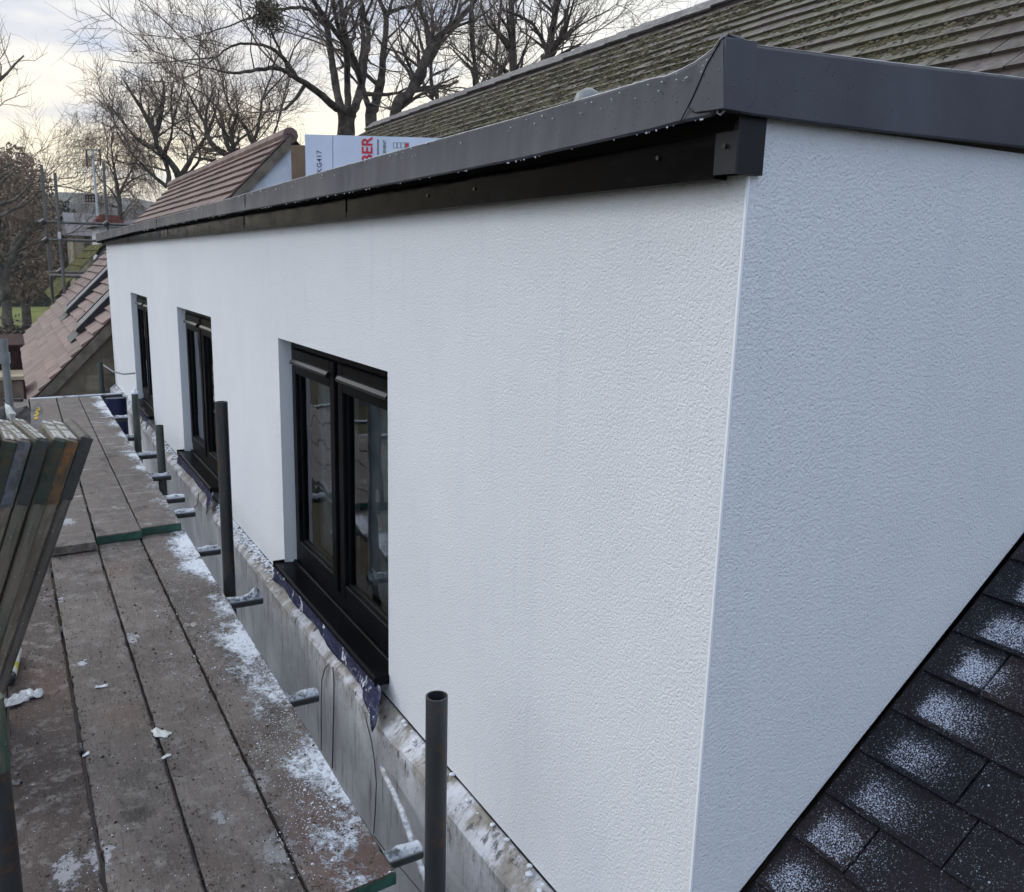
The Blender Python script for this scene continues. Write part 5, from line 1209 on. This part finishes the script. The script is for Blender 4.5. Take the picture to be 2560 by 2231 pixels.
# stone house with dark window
yy = 52; A = pt(178, 560, yy); B = pt(246, 560, yy)
sh_ = root('stone_house', (A[0]+1, yy+3, -5), 'sandy stone house with slate roof behind the scaffold tower', 'house')
q = MB(); q.box((A[0], yy, -5), (B[0]+.6, yy+5, A[2]-.6)); q.build('wall', MT['far_stone'], sh_)
zt_ = A[2]-.6; z3 = pt(200, 528, yy)[2]; q = MB(); q.add([(A[0]-.25, yy-.25, zt_), (B[0]+.9, yy-.25, zt_), (B[0]+.9, yy+5.2, zt_), (A[0]-.25, yy+5.2, zt_), (A[0]-.25, yy+2.5, z3), (B[0]+.9, yy+2.5, z3)], [(0,1,5,4),(1,2,5),(2,3,4,5),(3,0,4)]); q.build('roof', MT['far_slate'], sh_)
for (a, b, c, d) in ((211, 590, 226, 603), (211, 606, 226, 626), (210, 546, 218, 556)):
    P_, Q_ = pt(a, b, yy-.03 if b > 560 else yy-.4), pt(c, d, yy-.03); q = MB(); q.box((P_[0], yy-.05 if b > 560 else yy-.4, Q_[2]), (Q_[0], yy-.01 if b > 560 else yy+.8, P_[2])); q.build('window' if b > 560 else 'dormer', MT['far_glass'] if b > 560 else MT['far_white'], sh_)
# mossy roofed outbuilding beyond the neighbour's verge
yy = 28.5
mo = root('mossy_outbuilding', (2.2, yy+3, -5), 'low building with bright yellow-green mossy roof beyond the pinkish roof', 'building')
za = pt(133, 752, yy)[2]; xa = pt(131, 745, yy)[0]; xb = pt(262, 610, yy)[0]; zb_ = pt(262, 610, yy)[2]
mm = (zb_-za)/(xb-xa); s_ = slates(xa, xb, .22, yy, yy+6.5, .6, .03, mm, za-mm*xa, 61, jit=.01); s_.build('roof', MT['far_moss'], mo, tone=True)
mesh('back_slope', [(xb, yy, zb_), (xb, yy+6.5, zb_), (2*xb-xa, yy+6.5, za), (2*xb-xa, yy, za)], [(0,3,2,1)], MT['far_moss'], mo)
q = MB(); q.add([(xa+.2, yy+.1, -5), (2*xb-xa-.2, yy+.1, -5), (2*xb-xa-.2, yy+.1, za), (xb, yy+.1, zb_-.1), (xa+.2, yy+.1, za)], [(0,1,2,3,4)]); q.box((xa+.25, yy+.2, -5), (2*xb-xa-.3, yy+6.4, za-.05)); q.build('wall', MT['soffit_grey'], mo)
# scaffold tower with platform
yy = 24; tw = root('scaffold_tower', (1.5, yy, -5), 'distant scaffold tower of grey tubes with plank platform', 'scaffold tower')
for (a, b, dy) in ((103, 412, 0), (137, 432, -2), (258, 405, 0), (105, 420, 1.3)):
    p = ony(a, b, yy+dy); q = MB(); q.tube([(p[0], yy+dy, -5), tuple(p)], .033, 10); smooth_by_angle(q.build('pole', MT['tube_far'], tw), 50)
for (a, b, c, d, dy) in ((90, 554, 325, 563, 0), (112, 600, 264, 603, 0), (122, 681, 220, 682, 0), (126, 690, 215, 692, -.9)):
    p, e = ony(a, b, yy+dy-.06), ony(c, d, yy+dy-.06); q = MB(); q.tube([p, e], .033, 10); smooth_by_angle(q.build('ledger', MT['tube_far'], tw), 50)
for (a, b) in ((107, 555), (148, 546), (152, 592), (265, 560), (150, 679), (114, 601)):
    p = ony(a, b, yy-.1); q = MB(); q.tube([p-np.array([.05, 0, .04]), p+np.array([.05, 0, .04])], .06, 8); q.build('coupler', MT['tube'], tw)
p = ony(124, 684, yy-.6); e = ony(222, 684, yy-.6)
for k in range(4): q = MB(); q.box((p[0], yy-.9+.26*k, p[2]-.06), (e[0], yy-.66+.26*k, p[2]-.015)); q.build('platform_board', MT['wood_plain'], tw)
p, e = ony(144, 580, yy-2.05), ony(148, 598, yy-2.05); q = MB(); q.box((p[0], yy-2.08, e[2]), (e[0]+.04, yy-2.055, p[2])); q.build('tag', MT['far_white'], tw)
# brick outbuilding and timber store at left, seen past the deck end
a = pt(0, 868, 20); b = pt(56, 940, 20)
ob = root('brick_outbuilding', (a[0]+.3, 21, -5), 'dark red brick outbuilding at left below the nearer hedge', 'outbuilding'); q = MB(); q.box((a[0]-3, 20, -5), (b[0]+.3, 22.5, a[2])); q.build('wall', MT['brick_dark'], ob)
q = MB(); q.box((a[0]-3.1, 19.9, a[2]), (b[0]+.4, 22.6, a[2]+.05)); q.build('coping', MT['brick_dark'], ob)
a = pt(4, 944, 13.2); b = pt(62, 1010, 13.2)
ts = root('timber_store', (a[0]+.2, 13.5, -5), 'brown timber panel box with pale top rail below the pinkish eaves', 'timber box'); q = MB(); q.box((a[0]-1.2, 13.2, -5), (b[0], 13.9, a[2]-.04)); q.build('panel', MT['wood_plain'], ts)
q = MB(); q.box((a[0]-1.22, 13.17, a[2]-.038), (b[0]+.02, 13.93, a[2]+.01)); q.build('top_rail', MT['far_stone'], ts); c_ = pt(12, 957, 13.2); d_ = pt(22, 985, 13.2); q = MB(); q.box((c_[0], 13.185, d_[2]), (d_[0], 13.199, c_[2])); q.build('paper_notice', MT['label_white'], ts)

# ------------------------------------------------------------------ haze
hm = bpy.data.materials.new('haze_air'); hm.use_nodes = True; ht = hm.node_tree; ht.nodes.clear(); ho = ht.nodes.new('ShaderNodeOutputMaterial'); hv = ht.nodes.new('ShaderNodeVolumePrincipled')
hv.inputs['Color'].default_value = (.90, .91, .93, 1); hv.inputs['Density'].default_value = .0006; ht.links.new(hv.outputs[0], ho.inputs['Volume'])
q = MB(); q.box((-1560, -360, -6), (1560, 2560, 62)); tag(q.build('haze', hm), 'thin pale winter haze filling the air over the whole place', 'haze', kind='stuff')
